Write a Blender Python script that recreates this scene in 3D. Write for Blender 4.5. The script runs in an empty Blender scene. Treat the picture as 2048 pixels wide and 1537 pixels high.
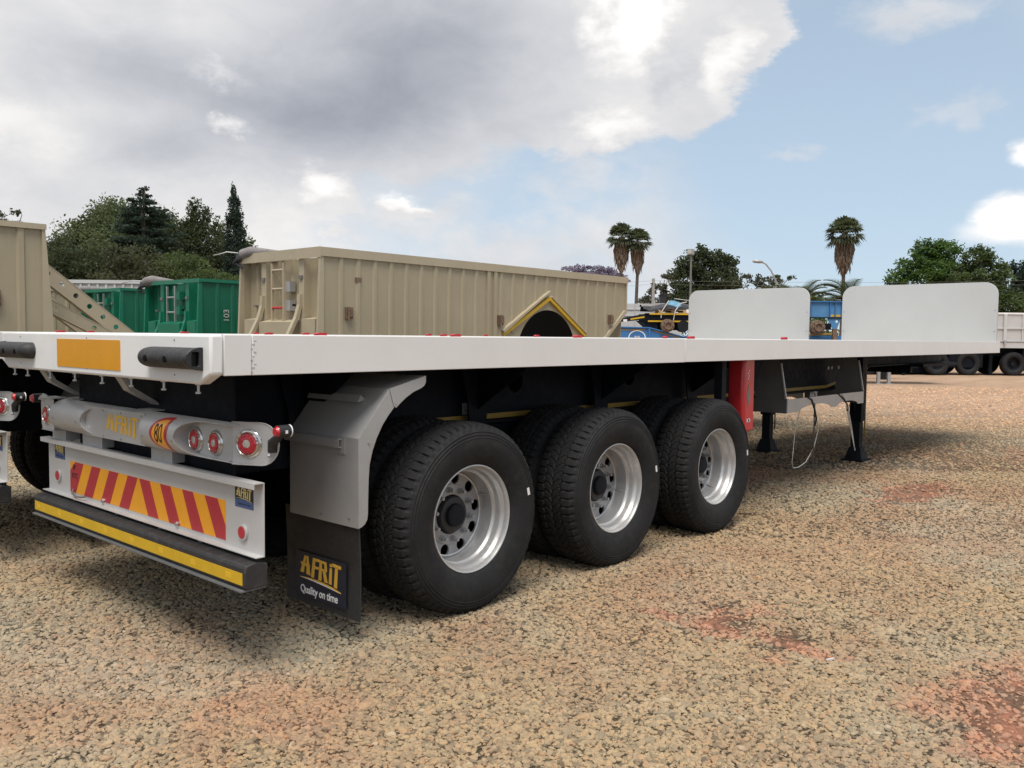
import bpy, bmesh, math, random
import numpy as np
from mathutils import Vector, Matrix, noise as mnoise
R = math.radians
random.seed(7); rng = np.random.default_rng(7)
sc = bpy.context.scene
col = sc.collection

# ------------------------------------------------------------------ camera
yaw, pitch, roll = 0.73075, -0.05519, 0.010437
fw = Vector((math.cos(yaw)*math.cos(pitch), math.sin(yaw)*math.cos(pitch), math.sin(pitch)))
r0 = Vector((math.sin(yaw), -math.cos(yaw), 0)); u0 = r0.cross(fw)
rt = math.cos(roll)*r0 + math.sin(roll)*u0; up = -math.sin(roll)*r0 + math.cos(roll)*u0
cd = bpy.data.cameras.new('camera'); cam = bpy.data.objects.new('camera', cd); col.objects.link(cam)
cam.matrix_world = Matrix(((rt.x, up.x, -fw.x, -1.801), (rt.y, up.y, -fw.y, -3.259), (rt.z, up.z, -fw.z, 1.516), (0, 0, 0, 1)))
cd.sensor_width = 36; cd.lens = 1733.13/2048*36; cd.clip_end = 6000; cd.clip_start = 0.05
sc.camera = cam

# ------------------------------------------------------------------ light, exposure
SUN_AZ, SUN_EL = 215, 66
sc.view_settings.view_transform = 'Standard'; sc.view_settings.look = 'None'
sc.view_settings.gamma = 1; sc.view_settings.use_curve_mapping = False
sc.view_settings.exposure = 0.15
sl = bpy.data.lights.new('sun', 'SUN'); sun = bpy.data.objects.new('sun', sl); col.objects.link(sun)
sl.energy = 3.5; sl.angle = R(34); sl.color = (1.0, 0.95, 0.88)
sd = Vector((math.cos(R(SUN_AZ))*math.cos(R(SUN_EL)), math.sin(R(SUN_AZ))*math.cos(R(SUN_EL)), math.sin(R(SUN_EL))))
sun.rotation_euler = sd.to_track_quat('Z', 'Y').to_euler(); sun.location = (0, 0, 40)

class NT:
    """small node-building helper"""
    def __init__(s, nt): s.nt = nt; s.n = nt.nodes; s.l = nt.links
    def add(s, t, **k):
        nd = s.n.new(t)
        for a, b in k.items(): setattr(nd, a, b)
        return nd
    def put(s, sock, v):
        if isinstance(v, bpy.types.NodeSocket): s.l.new(v, sock)
        elif v is not None:
            if sock.type == 'RGBA' and len(v) == 3: v = (*v, 1)
            sock.default_value = v
    def m(s, op, a, b=None, c=None, clamp=False):
        nd = s.add('ShaderNodeMath', operation=op); nd.use_clamp = clamp
        for i, v in enumerate((a, b, c)):
            if v is not None: s.put(nd.inputs[i], v)
        return nd.outputs[0]
    def v(s, op, a, b=None):
        nd = s.add('ShaderNodeVectorMath', operation=op)
        s.put(nd.inputs[0], a)
        if b is not None: s.put(nd.inputs[1], b)
        return nd.outputs['Value'] if op in ('LENGTH', 'DISTANCE', 'DOT_PRODUCT') else nd.outputs[0]
    def noise(s, vec, scale, detail=4, rough=.55, dist=0, out='Fac'):
        nd = s.add('ShaderNodeTexNoise'); s.put(nd.inputs['Vector'], vec)
        nd.inputs['Scale'].default_value = scale; nd.inputs['Detail'].default_value = detail
        nd.inputs['Roughness'].default_value = rough; nd.inputs['Distortion'].default_value = dist
        return nd.outputs[out]
    def mr(s, v, a, b, c=0., d=1., mode='LINEAR'):
        nd = s.add('ShaderNodeMapRange', interpolation_type=mode)
        s.put(nd.inputs[0], v)
        for i, x in enumerate((a, b, c, d)): s.put(nd.inputs[i+1], x)
        return nd.outputs[0]
    def mix(s, f, a, b, blend='MIX'):
        nd = s.add('ShaderNodeMix', data_type='RGBA', blend_type=blend)
        s.put(nd.inputs[0], f); s.put(nd.inputs[6], a); s.put(nd.inputs[7], b)
        return nd.outputs[2]
    def xyz(s, x, y, z):
        nd = s.add('ShaderNodeCombineXYZ')
        for i, q in enumerate((x, y, z)): s.put(nd.inputs[i], q)
        return nd.outputs[0]
    def sep(s, v):
        nd = s.add('ShaderNodeSeparateXYZ'); s.put(nd.inputs[0], v); return nd.outputs

world = bpy.data.worlds.new('World'); sc.world = world; world.use_nodes = True
W = NT(world.node_tree); W.n.clear()
out = W.add('ShaderNodeOutputWorld'); bg = W.add('ShaderNodeBackground'); W.l.new(bg.outputs[0], out.inputs[0])
sky = W.add('ShaderNodeTexSky', sky_type='NISHITA'); sky.sun_disc = False
sky.sun_elevation = R(SUN_EL); sky.sun_rotation = R(90-SUN_AZ); sky.altitude = 1500; sky.air_density = 1.0; sky.dust_density = 2.0; sky.ozone_density = 1.5
STR = 0.10
bg.inputs[1].default_value = STR
d = W.add('ShaderNodeTexCoord').outputs['Generated']
dx, dy, dz = W.sep(d)
az = W.m('MULTIPLY', W.m('ARCTAN2', dy, dx), 57.2958)
el = W.m('MULTIPLY', W.m('ARCSINE', dz), 57.2958)
AE = W.xyz(az, el, 0)
# stretched coordinates so the noise flattens towards the horizon
cp = W.xyz(W.m('MULTIPLY', az, .11), W.m('MULTIPLY', el, .19), W.m('MULTIPLY', dz, 1.5))
n1 = W.noise(cp, .9, 9, .6, .3, 'Color'); n2 = W.noise(cp, 3.2, 8, .62, .2, 'Color')
off = W.v('ADD', W.v('MULTIPLY', W.v('SUBTRACT', n1, (.5, .5, .5)), (10, 5.5, 0)), W.v('MULTIPLY', W.v('SUBTRACT', n2, (.5, .5, .5)), (4.0, 3.2, 0)))
AED = W.v('ADD', AE, off)
AEs = W.v('ADD', AE, W.v('MULTIPLY', off, (.32, .32, 0)))
def blob(a, e, sa, se, soft=1.0, ang=0, src=None):
    """1 at the centre falling to 0 at the ellipse; soft = width of the fall as a share of the radius"""
    q = W.v('SUBTRACT', src or AED, (a, e, 0))
    mp = W.add('ShaderNodeMapping', vector_type='POINT'); W.put(mp.inputs[0], q)
    mp.inputs['Rotation'].default_value = (0, 0, R(ang)); 
    q = W.v('MULTIPLY', mp.outputs[0], (1/sa, 1/se, 0))
    return W.mr(W.v('LENGTH', q), 1.0, 1.0-soft, 0, 1, 'SMOOTHSTEP')
def mx(*a):
    r = a[0]
    for x in a[1:]: r = W.m('MAXIMUM', r, x)
    return r
def addn(*a):
    r = a[0]
    for x in a[1:]: r = W.m('ADD', r, x)
    return r
def k(x, f): return W.m('MULTIPLY', x, f)
# cloud cover over the whole sky; a big grey bank whose edge runs down from az 26 to az 46
nz = W.noise(W.v('MULTIPLY', d, (1, 1, 1.6)), 2.3, 8, .6, .2)
cover = W.mr(nz, .42, .56, 0, .9, 'SMOOTHSTEP')
bank = mx(blob(62, 20, 31, 12.5, .16), blob(44, 21, 17.5, 9.3, .14), blob(72, 9, 24, 12, .35), blob(38, 15.5, 9.2, 4.6, .25), blob(31, 19, 6.2, 7.0, .16))
clear = blob(20, 12, 17, 15, .5, 0, AE)
cover = mx(W.m('MULTIPLY', cover, W.m('SUBTRACT', 1., clear)), bank,
           blob(12.0, 6.9, 2.4, 1.7, .45, 0, AEs), blob(10.6, 6.2, 5.0, 1.2, .6, 0, AEs), blob(11.2, 10.6, 1.6, 1.1, .7, 0, AEs), k(blob(18, 18.5, 4.5, 1.6, .9), .75), k(blob(26.2, 16.7, .9, 2.4, .9), .6),
           k(blob(24, 11.3, 1.4, .7, 1), .45), k(blob(15.6, 13.2, 2.4, 1.0, 1), .45),
           blob(54, 8.3, 4.6, 2.6, .3), blob(47.6, 8.1, 3.0, 1.2, .5), k(blob(56, 5, 4, 1.4, .8), .8), k(blob(41.5, 4.6, 2.5, .8, 1), .5))
veil = W.mr(W.m('SUBTRACT', az, W.m('MULTIPLY', el, -.6)), 44, 60, 0, .8, 'SMOOTHSTEP')
veil = W.m('MULTIPLY', veil, W.mr(az, 150, 100, 0, 1))
cover = mx(cover, veil)
# brightness of the cloud: grey bellies, white tops and sunlit edges
nb = W.noise(cp, 1.6, 7, .6, .4)
bri = W.mr(nb, .26, .74, .64, .76)
bri = addn(bri,
    k(blob(52, 14.0, 18, 6.0, 1.0, 4, AEs), -.27), k(blob(52, 13.5, 8, 3.5, 1.0, 4, AEs), -.06), k(blob(46, 19.5, 11, 6.5, 1.0, 0, AEs), -.16), k(blob(65, 15.4, 9, 3.2, 1, 0, AEs), -.17), k(blob(64.5, 11, 6, 2.4, 1, 0, AEs), -.12), k(blob(52, 19, 12, 5, 1, 0, AEs), -.10),
    k(blob(34.6, 19.6, 3.4, 3.2, 1), .40), k(blob(28.3, 16.8, 1.8, 3.6, 1), .22), k(blob(35.5, 13.6, 3.6, 1.8, 1), .22), k(blob(31.5, 16.5, 2.4, 2.0, 1), -.10),
    k(blob(54, 9.1, 3.2, 1.5, 1), .30), k(blob(48, 8.7, 2.2, .9, 1), .22), k(blob(60.7, 12.2, 1.6, 1.0, 1), .24), k(blob(61.2, 15.4, 2.6, 1.0, 1, -25), .15),
    k(blob(73, 11, 6, 3, 1), .18), k(blob(12.5, 6.8, 6, 3, .8, 0, AEs), .30), k(blob(10.5, 10.4, 3, 2.4, .8), .35), k(blob(56, 6.5, 14, 3.5, 1), .08))
bri = W.m('MAXIMUM', bri, .34)
ccol = W.mix(W.mr(bri, .40, .80), (.87, .925, 1.05, 1), (1.02, 1.0, .985, 1))
sc_ = W.add('ShaderNodeVectorMath', operation='SCALE'); W.l.new(ccol, sc_.inputs[0]); W.l.new(W.m('DIVIDE', bri, STR), sc_.inputs['Scale'])
blue = W.mix(W.mr(el, 0, 24, .80, .55), sky.outputs[0], (.55/STR, .68/STR, .80/STR, 1))
low = W.mr(el, 0, 16, .80, 1.0)
final = W.mix(W.m('MINIMUM', cover, 1.0), blue, sc_.outputs[0])
W.l.new(final, bg.inputs[0])

# ------------------------------------------------------------------ materials
def bsdf(name):
    m = bpy.data.materials.new(name); m.use_nodes = True; t = NT(m.node_tree)
    b = t.n['Principled BSDF']; return m, t, b
def pm(name, c, rough=.5, metal=0., var=.08, scale=3., bump=0., bscale=60., coat=0., dirt=0., dirtcol=(.30, .20, .13), streak=0., fine=0., spec=.5):
    m, t, b = bsdf(name)
    o = t.add('ShaderNodeTexCoord').outputs['Object']
    n = t.noise(o, scale, 6, .6)
    f = t.mr(n, .3, .7, 1-var, 1+var)
    cc = t.mix(1., (*c, 1), t.xyz(f, f, f), 'MULTIPLY')
    if streak:
        s = t.noise(t.v('MULTIPLY', o, (9, 9, .7)), 2.2, 5, .6)
        s = t.mr(s, .52, .75, 0, streak); cc = t.mix(s, cc, (*dirtcol, 1))
    if dirt:
        dn = t.noise(o, scale*2.7, 8, .68); z = t.mr(dn, .5, .78, 0, dirt); cc = t.mix(z, cc, (*dirtcol, 1))
    t.put(b.inputs['Base Color'], cc)
    rn = t.noise(o, scale*6, 5, .6)
    t.put(b.inputs['Roughness'], t.mr(rn, .3, .7, max(rough-.08, .02), min(rough+.10, 1)))
    b.inputs['Metallic'].default_value = metal; b.inputs['Specular IOR Level'].default_value = spec
    if coat: b.inputs['Coat Weight'].default_value = coat; b.inputs['Coat Roughness'].default_value = .12
    if bump:
        bp = t.add('ShaderNodeBump'); bp.inputs['Strength'].default_value = bump; bp.inputs['Distance'].default_value = .01
        t.put(bp.inputs['Height'], t.noise(o, bscale, 5, .6)); t.put(b.inputs['Normal'], bp.outputs[0])
    return m
M = {}
M['white'] = pm('white_paint', (.80, .79, .775), .38, var=.03, scale=1.2, coat=.25, dirt=.10, dirtcol=(.55, .48, .40), bump=.05, bscale=4)
M['white2'] = pm('warm_white_paint', (.76, .735, .715), .40, var=.035, scale=1.0, coat=.2, dirt=.14, dirtcol=(.52, .44, .34), bump=.05, bscale=4)
M['board'] = pm('board_white', (.51, .51, .50), .45, var=.03, scale=2.0, bump=.12, bscale=2.5, dirt=.08, dirtcol=(.5, .48, .44))
M['silver'] = pm('silver_paint', (.46, .455, .45), .40, .25, var=.07, scale=4, coat=.1, dirt=.22, dirtcol=(.33, .29, .25), bump=.04)
M['guard'] = pm('guard_silver', (.38, .375, .37), .42, .25, var=.10, scale=2.2, dirt=.25, dirtcol=(.26, .23, .20), bump=.05)
M['plate'] = pm('plate_aluminium', (.52, .51, .50), .42, .15, var=.05, scale=3, dirt=.20, dirtcol=(.45, .40, .35))
M['navy'] = pm('navy_chassis', (.005, .007, .012), .6, spec=.15, var=.3, scale=3, dirt=.20, dirtcol=(.010, .0095, .009))
M['navy2'] = pm('dusty_chassis', (.010, .012, .016), .65, spec=.2, var=.25, scale=3, dirt=.4, dirtcol=(.03, .027, .024))
M['grey'] = pm('carrier_grey', (.14, .145, .15), .5, .1, var=.12, scale=4, dirt=.25, dirtcol=(.20, .17, .14))
M['rubber'] = pm('rubber', (.014, .014, .015), .74, var=.3, scale=5, bump=.25, bscale=120, dirt=.30, dirtcol=(.060, .048, .038), spec=.3)
M['buffer'] = pm('buffer_rubber', (.024, .023, .024), .6, var=.2, scale=10, dirt=.45, dirtcol=(.10, .088, .08), bump=.2, bscale=80)
M['flap'] = pm('flap_rubber', (.020, .020, .021), .62, var=.25, scale=3, dirt=.25, dirtcol=(.06, .055, .05), bump=.15, bscale=50)
M['rim'] = pm('rim_silver', (.54, .535, .53), .36, .6, var=.06, scale=9, dirt=.06, dirtcol=(.34, .29, .25))
M['disc'] = pm('wheel_disc_silver', (.34, .34, .345), .45, .45, var=.06, scale=9, dirt=.12, dirtcol=(.25, .21, .18))
M['steel'] = pm('galvanised_steel', (.50, .50, .50), .35, .8, var=.1, scale=30)
M['chrome'] = pm('chrome', (.62, .60, .57), .18, .9, var=.04, scale=20)
M['amber'] = pm('amber_reflector', (.70, .31, .015), .35, var=.04, scale=6, coat=.4)
M['tape'] = pm('yellow_tape', (.60, .37, .012), .45, var=.06, scale=12, dirt=.10, dirtcol=(.45, .30, .08))
M['tape_mark'] = pm('tape_mark', (.70, .43, .02), .4, var=.05, scale=40)
M['tape_dull'] = pm('dull_yellow_tape', (.32, .20, .035), .55, var=.15, scale=6, dirt=.3)
M['stripe_o'] = pm('orange_sheet', (.83, .35, .012), .35, var=.04, scale=8, coat=.3)
M['stripe_r'] = pm('red_sheet', (.42, .018, .035), .35, var=.05, scale=8, coat=.3)
M['red'] = pm('red_plastic', (.50, .025, .032), .35, var=.06, scale=5, coat=.3, dirt=.08, dirtcol=(.25, .1, .08))
M['redmetal'] = pm('red_metal', (.42, .02, .03), .45, var=.1, scale=20)
M['redlens'] = pm('red_lens', (.50, .008, .022), .15, var=.35, scale=90, coat=.8, bump=.6, bscale=130)
M['clearlens'] = pm('clear_lens', (.55, .53, .46), .15, .3, var=.5, scale=160, coat=.8, bump=.8, bscale=160)
M['gold'] = pm('gold_print', (.68, .40, .05), .5, var=.06, scale=20)
M['gold2'] = pm('pale_gold_print', (.78, .62, .22), .5, var=.05, scale=20)
M['logo_navy'] = pm('navy_print', (.010, .013, .028), .5, var=.15, scale=9)
M['logo_blue'] = pm('blue_print', (.06, .10, .24), .45, var=.1, scale=9)
M['print_white'] = pm('white_print', (.75, .75, .75), .5, var=.03)
M['print_black'] = pm('black_print', (.015, .015, .015), .5, var=.1)
M['dull_white'] = pm('dull_label', (.45, .45, .43), .6, var=.15, scale=60)
M['dgrey'] = pm('dark_grey_decal', (.16, .15, .14), .5)
M['black'] = pm('black_plastic', (.018, .018, .02), .45, var=.15, scale=20)
M['hole'] = pm('dark_gap', (.006, .006, .006), .9, spec=.1)  # near-black standing in for the shade inside openings
M['tan'] = pm('tan_paint', (.36, .305, .205), .55, var=.06, scale=.9, dirt=.22, dirtcol=(.27, .22, .14), streak=.30, bump=.05, bscale=6)
M['tan2'] = pm('tan_trim', (.40, .34, .235), .5, var=.05, scale=2, dirt=.2, dirtcol=(.25, .2, .13))
M['green'] = pm('green_paint', (.004, .115, .062), .45, var=.12, scale=1.2, dirt=.25, dirtcol=(.01, .09, .05), streak=.2, bump=.05, bscale=6)
M['green2'] = pm('green_trim', (.006, .15, .085), .42, var=.08, scale=2)
M['bluep'] = pm('blue_paint', (.035, .16, .40), .5, var=.15, scale=2, dirt=.3, dirtcol=(.03, .09, .2))
M['bluel'] = pm('light_blue_paint', (.075, .22, .42), .55, var=.15, scale=2, dirt=.3, dirtcol=(.05, .13, .24))
M['rust'] = pm('rusty_drum', (.18, .115, .075), .8, var=.35, scale=14, bump=.5, bscale=30, dirt=.5, dirtcol=(.06, .04, .03))
M['tarp'] = pm('tarp', (.20, .185, .18), .75, var=.25, scale=5, bump=.5, bscale=12, dirt=.4, dirtcol=(.10, .09, .08))
M['tarp_grey'] = pm('grey_tarp', (.045, .045, .055), .75, var=.4, scale=6, bump=.5, bscale=12)
M['tarp_blue'] = pm('blue_tarp', (.12, .28, .40), .6, var=.25, scale=8, bump=.5, bscale=12)
M['strap'] = pm('strap', (.55, .54, .50), .7, var=.1)
M['wood'] = pm('pallet_wood', (.42, .28, .13), .7, var=.2, scale=12)
M['bark'] = pm('bark', (.105, .085, .068), .9, var=.3, scale=6, bump=.8, bscale=20)
M['skirt'] = pm('dead_fronds', (.20, .148, .108), .95, var=.35, scale=5, bump=.8, bscale=18)
M['concrete'] = pm('pole_grey', (.30, .295, .28), .8, var=.12)
M['wall'] = pm('yard_wall', (.50, .49, .47), .8, var=.1, scale=1.5)
def leafmat(name, c, c2, trans=.15):
    m, t, b = bsdf(name)
    o = t.add('ShaderNodeTexCoord').outputs['Object']
    g = t.add('ShaderNodeNewGeometry')
    n = t.noise(o, .55, 5, .65)
    cc = t.mix(t.mr(n, .35, .65), (*c, 1), (*c2, 1))
    rp = t.mr(g.outputs['Random Per Island'], 0, 1, .84, 1.16)
    cc = t.mix(1., cc, t.xyz(rp, rp, rp), 'MULTIPLY')
    t.put(b.inputs['Base Color'], cc); b.inputs['Roughness'].default_value = .6
    b.inputs['Specular IOR Level'].default_value = .25
    tr = t.add('ShaderNodeBsdfTranslucent'); t.put(tr.inputs[0], t.mix(1., cc, (1.25, 1.3, .8, 1), 'MULTIPLY'))
    ms = t.add('ShaderNodeMixShader'); ms.inputs[0].default_value = .45; t.l.new(b.outputs[0], ms.inputs[1]); t.l.new(tr.outputs[0], ms.inputs[2]); t.l.new(ms.outputs[0], t.n['Material Output'].inputs[0])
    return m
M['l_euc'] = leafmat('eucalyptus_leaves', (.085, .110, .058), (.135, .160, .088))
M['l_cedar'] = leafmat('cedar_leaves', (.026, .044, .036), (.044, .066, .054))
M['l_dark'] = leafmat('dark_leaves', (.042, .056, .032), (.075, .092, .050))
M['l_mid'] = leafmat('mid_leaves', (.060, .085, .036), (.100, .135, .055))
M['l_green'] = leafmat('fresh_leaves', (.055, .105, .030), (.095, .155, .045))
M['l_bush'] = leafmat('bush_leaves', (.060, .072, .040), (.095, .095, .058))
M['l_palm'] = leafmat('palm_leaves', (.055, .072, .042), (.105, .120, .075))
M['l_jac'] = leafmat('jacaranda_flowers', (.20, .17, .27), (.27, .23, .35))
M['l_grey'] = leafmat('grey_leaves', (.085, .092, .072), (.14, .14, .11))

def soilcolor(t, P):
    """colour of the yard surface at world position P; (gravel tint, bare-earth mask)"""
    x, y, z = t.sep(P)
    P2 = t.xyz(x, y, 0.)
    n = t.noise(P2, .35, 6, .62); n_ = t.noise(P2, 1.1, 6, .65); nf = t.noise(P2, 5., 5, .7)
    wob = t.v('MULTIPLY', t.v('SUBTRACT', t.noise(P2, 2.2, 6, .7, 0, 'Color'), (.5, .5, .5)), (1.5, 1.5, 0))
    Pw = t.v('ADD', P2, wob)
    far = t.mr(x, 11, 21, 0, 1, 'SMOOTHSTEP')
    red = None
    for cx, cy, rx, ry, s in [(7.25, -.55, .95, .33, 1.), (2.35, -1.1, .26, .17, 1), (2.30, -1.45, .25, .14, .9), (2.62, -.95, .14, .08, .8),
                              (2.25, -2.55, .62, .38, .95), (6.8, 1.3, 1.1, .5, .55), (.1, -.2, .35, .5, .35), (11.5, -1.2, 1.6, .8, .55), (4.8, -2.8, .9, .35, .4), (3.4, -.7, 2.0, .7, .16), (6.3, -1.2, 2.6, .9, .18), (9.5, .2, 2.5, .8, .2), (-.3, .6, .8, .7, .2), (2.9, 2.7, 1.4, .7, .5)]:
        q = t.v('MULTIPLY', t.v('SUBTRACT', Pw, (cx, cy, 0)), (1/rx, 1/ry, 0))
        f = t.mr(t.v('LENGTH', q), 1.3, .55, 0, s, 'SMOOTHSTEP')
        red = f if red is None else t.m('MAXIMUM', red, f)
    red = t.m('MULTIPLY', red, t.mr(nf, .35, .6, .35, 1.))
    red = t.m('MAXIMUM', red, t.m('MULTIPLY', t.mr(n_, .60, .72, 0, .28), t.mr(n, .4, .6)))
    g = t.mix(t.mr(n, .41, .57), (.285, .256, .195, 1), (.298, .232, .152, 1))
    g = t.mix(t.mr(n_, .46, .64, 0, .75), g, (.255, .180, .120, 1))
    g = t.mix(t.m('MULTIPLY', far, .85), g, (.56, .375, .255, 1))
    g = t.mix(red, g, (.34, .148, .092, 1))
    return g, red, far, P2
# ground
m, t, b = bsdf('gravel_ground')
P = t.add('ShaderNodeNewGeometry').outputs['Position']
g, red, far, P2 = soilcolor(t, P)
vor = t.add('ShaderNodeTexVoronoi'); t.put(vor.inputs['Vector'], P2); vor.inputs['Scale'].default_value = 46; vor.inputs['Randomness'].default_value = 1
vor2 = t.add('ShaderNodeTexVoronoi'); t.put(vor2.inputs['Vector'], P2); vor2.inputs['Scale'].default_value = 9
cellv = t.sep(vor.outputs['Color'])[0]
stone = t.mr(cellv, 0, 1, .50, 1.30)
stone = t.m('MULTIPLY', stone, t.mr(t.sep(vor2.outputs['Color'])[1], 0, 1, .86, 1.12))
edge = t.mr(vor.outputs['Distance'], .2, .75, 1., .42)
stone = t.m('MULTIPLY', stone, edge)
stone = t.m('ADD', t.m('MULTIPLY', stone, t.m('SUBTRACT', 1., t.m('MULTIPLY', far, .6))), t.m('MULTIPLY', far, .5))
stone = t.m('ADD', t.m('MULTIPLY', stone, t.m('SUBTRACT', 1., t.m('MULTIPLY', red, .7))), t.m('MULTIPLY', red, .78))
fn = t.mr(t.noise(P2, 140, 4, .7), .3, .7, .8, 1.2)
near = t.mr(t.v('DISTANCE', P2, (-1.8, -3.26, 0)), 8, 17, .60, 1., 'SMOOTHSTEP')  # darker ground near the camera paints in the shade between the stones
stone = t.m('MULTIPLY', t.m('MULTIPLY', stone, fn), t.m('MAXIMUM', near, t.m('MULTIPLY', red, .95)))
track = t.mr(t.noise(t.v('MULTIPLY', P2, (.25, 1.3, 1)), .8, 5, .65), .35, .65, .86, 1.1)
stone = t.m('MULTIPLY', stone, track)
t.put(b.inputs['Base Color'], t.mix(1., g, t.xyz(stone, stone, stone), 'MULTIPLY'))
b.inputs['Roughness'].default_value = .95; b.inputs['Specular IOR Level'].default_value = .15
bp = t.add('ShaderNodeBump'); bp.inputs['Strength'].default_value = .8; bp.inputs['Distance'].default_value = .012
hh = t.m('MULTIPLY', t.m('SUBTRACT', 1., vor.outputs['Distance']), t.m('SUBTRACT', 1., t.m('MULTIPLY', red, .7)))
t.put(bp.inputs['Height'], t.m('ADD', hh, t.m('MULTIPLY', t.noise(P2, 1.2, 5, .6), 2.)))
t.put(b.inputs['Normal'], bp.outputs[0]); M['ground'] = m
# single stones
m, t, b = bsdf('gravel_stone')
oi = t.add('ShaderNodeObjectInfo')
g, red, far, P2 = soilcolor(t, oi.outputs['Location'])
rv = oi.outputs['Random']
ramp = t.add('ShaderNodeValToRGB'); t.put(ramp.inputs[0], rv)
e = ramp.color_ramp.elements
e[0].position = 0; e[0].color = (.40, .40, .41, 1); e[1].position = 1; e[1].color = (1.42, 1.44, 1.46, 1)
for p_, c_ in [(.03, (.62, .61, .60)), (.09, (.86, .88, .88)), (.35, (1.05, 1.0, .95)), (.6, (1.22, 1.18, 1.10)), (.85, (1.35, 1.22, 1.05)), (.95, (1.20, .98, .86))]:
    q = e.new(p_); q.color = (*c_, 1)
g = t.mix(t.m('MULTIPLY', red, .35), g, (.33, .27, .21, 1))
cc = t.mix(1., g, ramp.outputs[0], 'MULTIPLY')
o = t.add('ShaderNodeTexCoord').outputs['Object']
f = t.mr(t.noise(o, 2.5, 4, .65), .3, .7, .82, 1.15)
t.put(b.inputs['Base Color'], t.mix(1., cc, t.xyz(f, f, f), 'MULTIPLY'))
b.inputs['Roughness'].default_value = .9; b.inputs['Specular IOR Level'].default_value = .2; M['stone'] = m

# ------------------------------------------------------------------ mesh helpers
def tag(o, label=None, cat=None, group=None, kind=None):
    if label: o['label'] = label
    if cat: o['category'] = cat
    if group: o['group'] = group
    if kind: o['kind'] = kind
    return o
def link(o, parent=None):
    col.objects.link(o)
    if parent: o.parent = parent
    return o
def empty(name, loc=(0, 0, 0), rz=0, parent=None):
    o = bpy.data.objects.new(name, None); o.location = loc; o.rotation_euler.z = rz; o.empty_display_size = .2
    return link(o, parent)
class MB:
    def __init__(s): s.v = []; s.f = []
    def add(s, vs, fs):
        n = len(s.v); s.v += [tuple(q) for q in vs]; s.f += [tuple(i+n for i in f) for f in fs]; return s
    def box(s, x0, x1, y0, y1, z0, z1):
        vs = [(x, y, z) for x in (x0, x1) for y in (y0, y1) for z in (z0, z1)]
        return s.add(vs, [(0, 1, 3, 2), (4, 6, 7, 5), (0, 4, 5, 1), (2, 3, 7, 6), (0, 2, 6, 4), (1, 5, 7, 3)])
    def prism(s, poly, axis, a, b):
        def mp(p, w):
            if axis == 'y': return (p[0], w, p[1])
            if axis == 'x': return (w, p[0], p[1])
            return (p[0], p[1], w)
        n = len(poly)
        vs = [mp(p, a) for p in poly] + [mp(p, b) for p in poly]
        fs = [tuple(range(n)), tuple(range(2*n-1, n-1, -1))] + [(i, i+n, (i+1) % n+n, (i+1) % n) for i in range(n)]
        return s.add(vs, fs)
    def cyl(s, p0, p1, r, n=12, r2=None, caps=True):
        p0, p1 = Vector(p0), Vector(p1); dd = (p1-p0).normalized()
        a = dd.orthogonal().normalized(); c = dd.cross(a); r2 = r if r2 is None else r2
        vs = []
        for p, rr in ((p0, r), (p1, r2)):
            for i in range(n):
                th = 2*math.pi*i/n; vs.append(p + a*math.cos(th)*rr + c*math.sin(th)*rr)
        fs = [(i, (i+1) % n, (i+1) % n+n, i+n) for i in range(n)]
        if caps: fs += [tuple(range(n-1, -1, -1)), tuple(range(n, 2*n))]
        return s.add(vs, fs)
    def tube(s, pts, r, n=8):
        pts = [Vector(p) for p in pts]; vs = []; rs = r if isinstance(r, (list, tuple)) else [r]*len(pts)
        up_ = Vector((0.13, .27, .95))
        for i, p in enumerate(pts):
            dd = (pts[min(i+1, len(pts)-1)]-pts[max(i-1, 0)]).normalized()
            a = dd.cross(up_)
            if a.length < 1e-3: a = dd.orthogonal()
            a.normalize(); c = dd.cross(a)
            for j in range(n):
                th = 2*math.pi*j/n; vs.append(p+a*math.cos(th)*rs[i]+c*math.sin(th)*rs[i])
        fs = []
        for i in range(len(pts)-1):
            for j in range(n): fs.append((i*n+j, i*n+(j+1) % n, (i+1)*n+(j+1) % n, (i+1)*n+j))
        fs += [tuple(range(n-1, -1, -1)), tuple(range((len(pts)-1)*n, len(pts)*n))]
        return s.add(vs, fs)
    def lathe(s, prof, n=64, close=False, c=(0, 0, 0)):
        """prof: (y, r) points about the y axis"""
        vs = []; mN = len(prof)
        for i in range(n):
            th = 2*math.pi*i/n
            for (y, r) in prof: vs.append((c[0]+r*math.sin(th), c[1]+y, c[2]+r*math.cos(th)))
        fs = []
        for i in range(n):
            for j in range(mN-1 if not close else mN):
                j2 = (j+1) % mN; i2 = (i+1) % n
                fs.append((i*mN+j, i2*mN+j, i2*mN+j2, i*mN+j2))
        return s.add(vs, fs)
    def mesh(s, name, mat, smooth=None):
        me = bpy.data.meshes.new(name); me.from_pydata(s.v, [], s.f)
        return fin(me, mat, smooth)
    def build(s, name, mat, parent=None, smooth=None, bevel=0, seg=2):
        o = bpy.data.objects.new(name, s.mesh(name, mat, smooth)); link(o, parent)
        if bevel:
            b_ = o.modifiers.new('bevel', 'BEVEL'); b_.width = bevel; b_.segments = seg; b_.limit_method = 'ANGLE'; b_.angle_limit = R(40); b_.harden_normals = False
            smooth_me(o.data, 35)
        return o
def smooth_me(me, ang):
    me.polygons.foreach_set('use_smooth', [True]*len(me.polygons))
    try: me.set_sharp_from_angle(angle=R(ang))
    except Exception: pass
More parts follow.
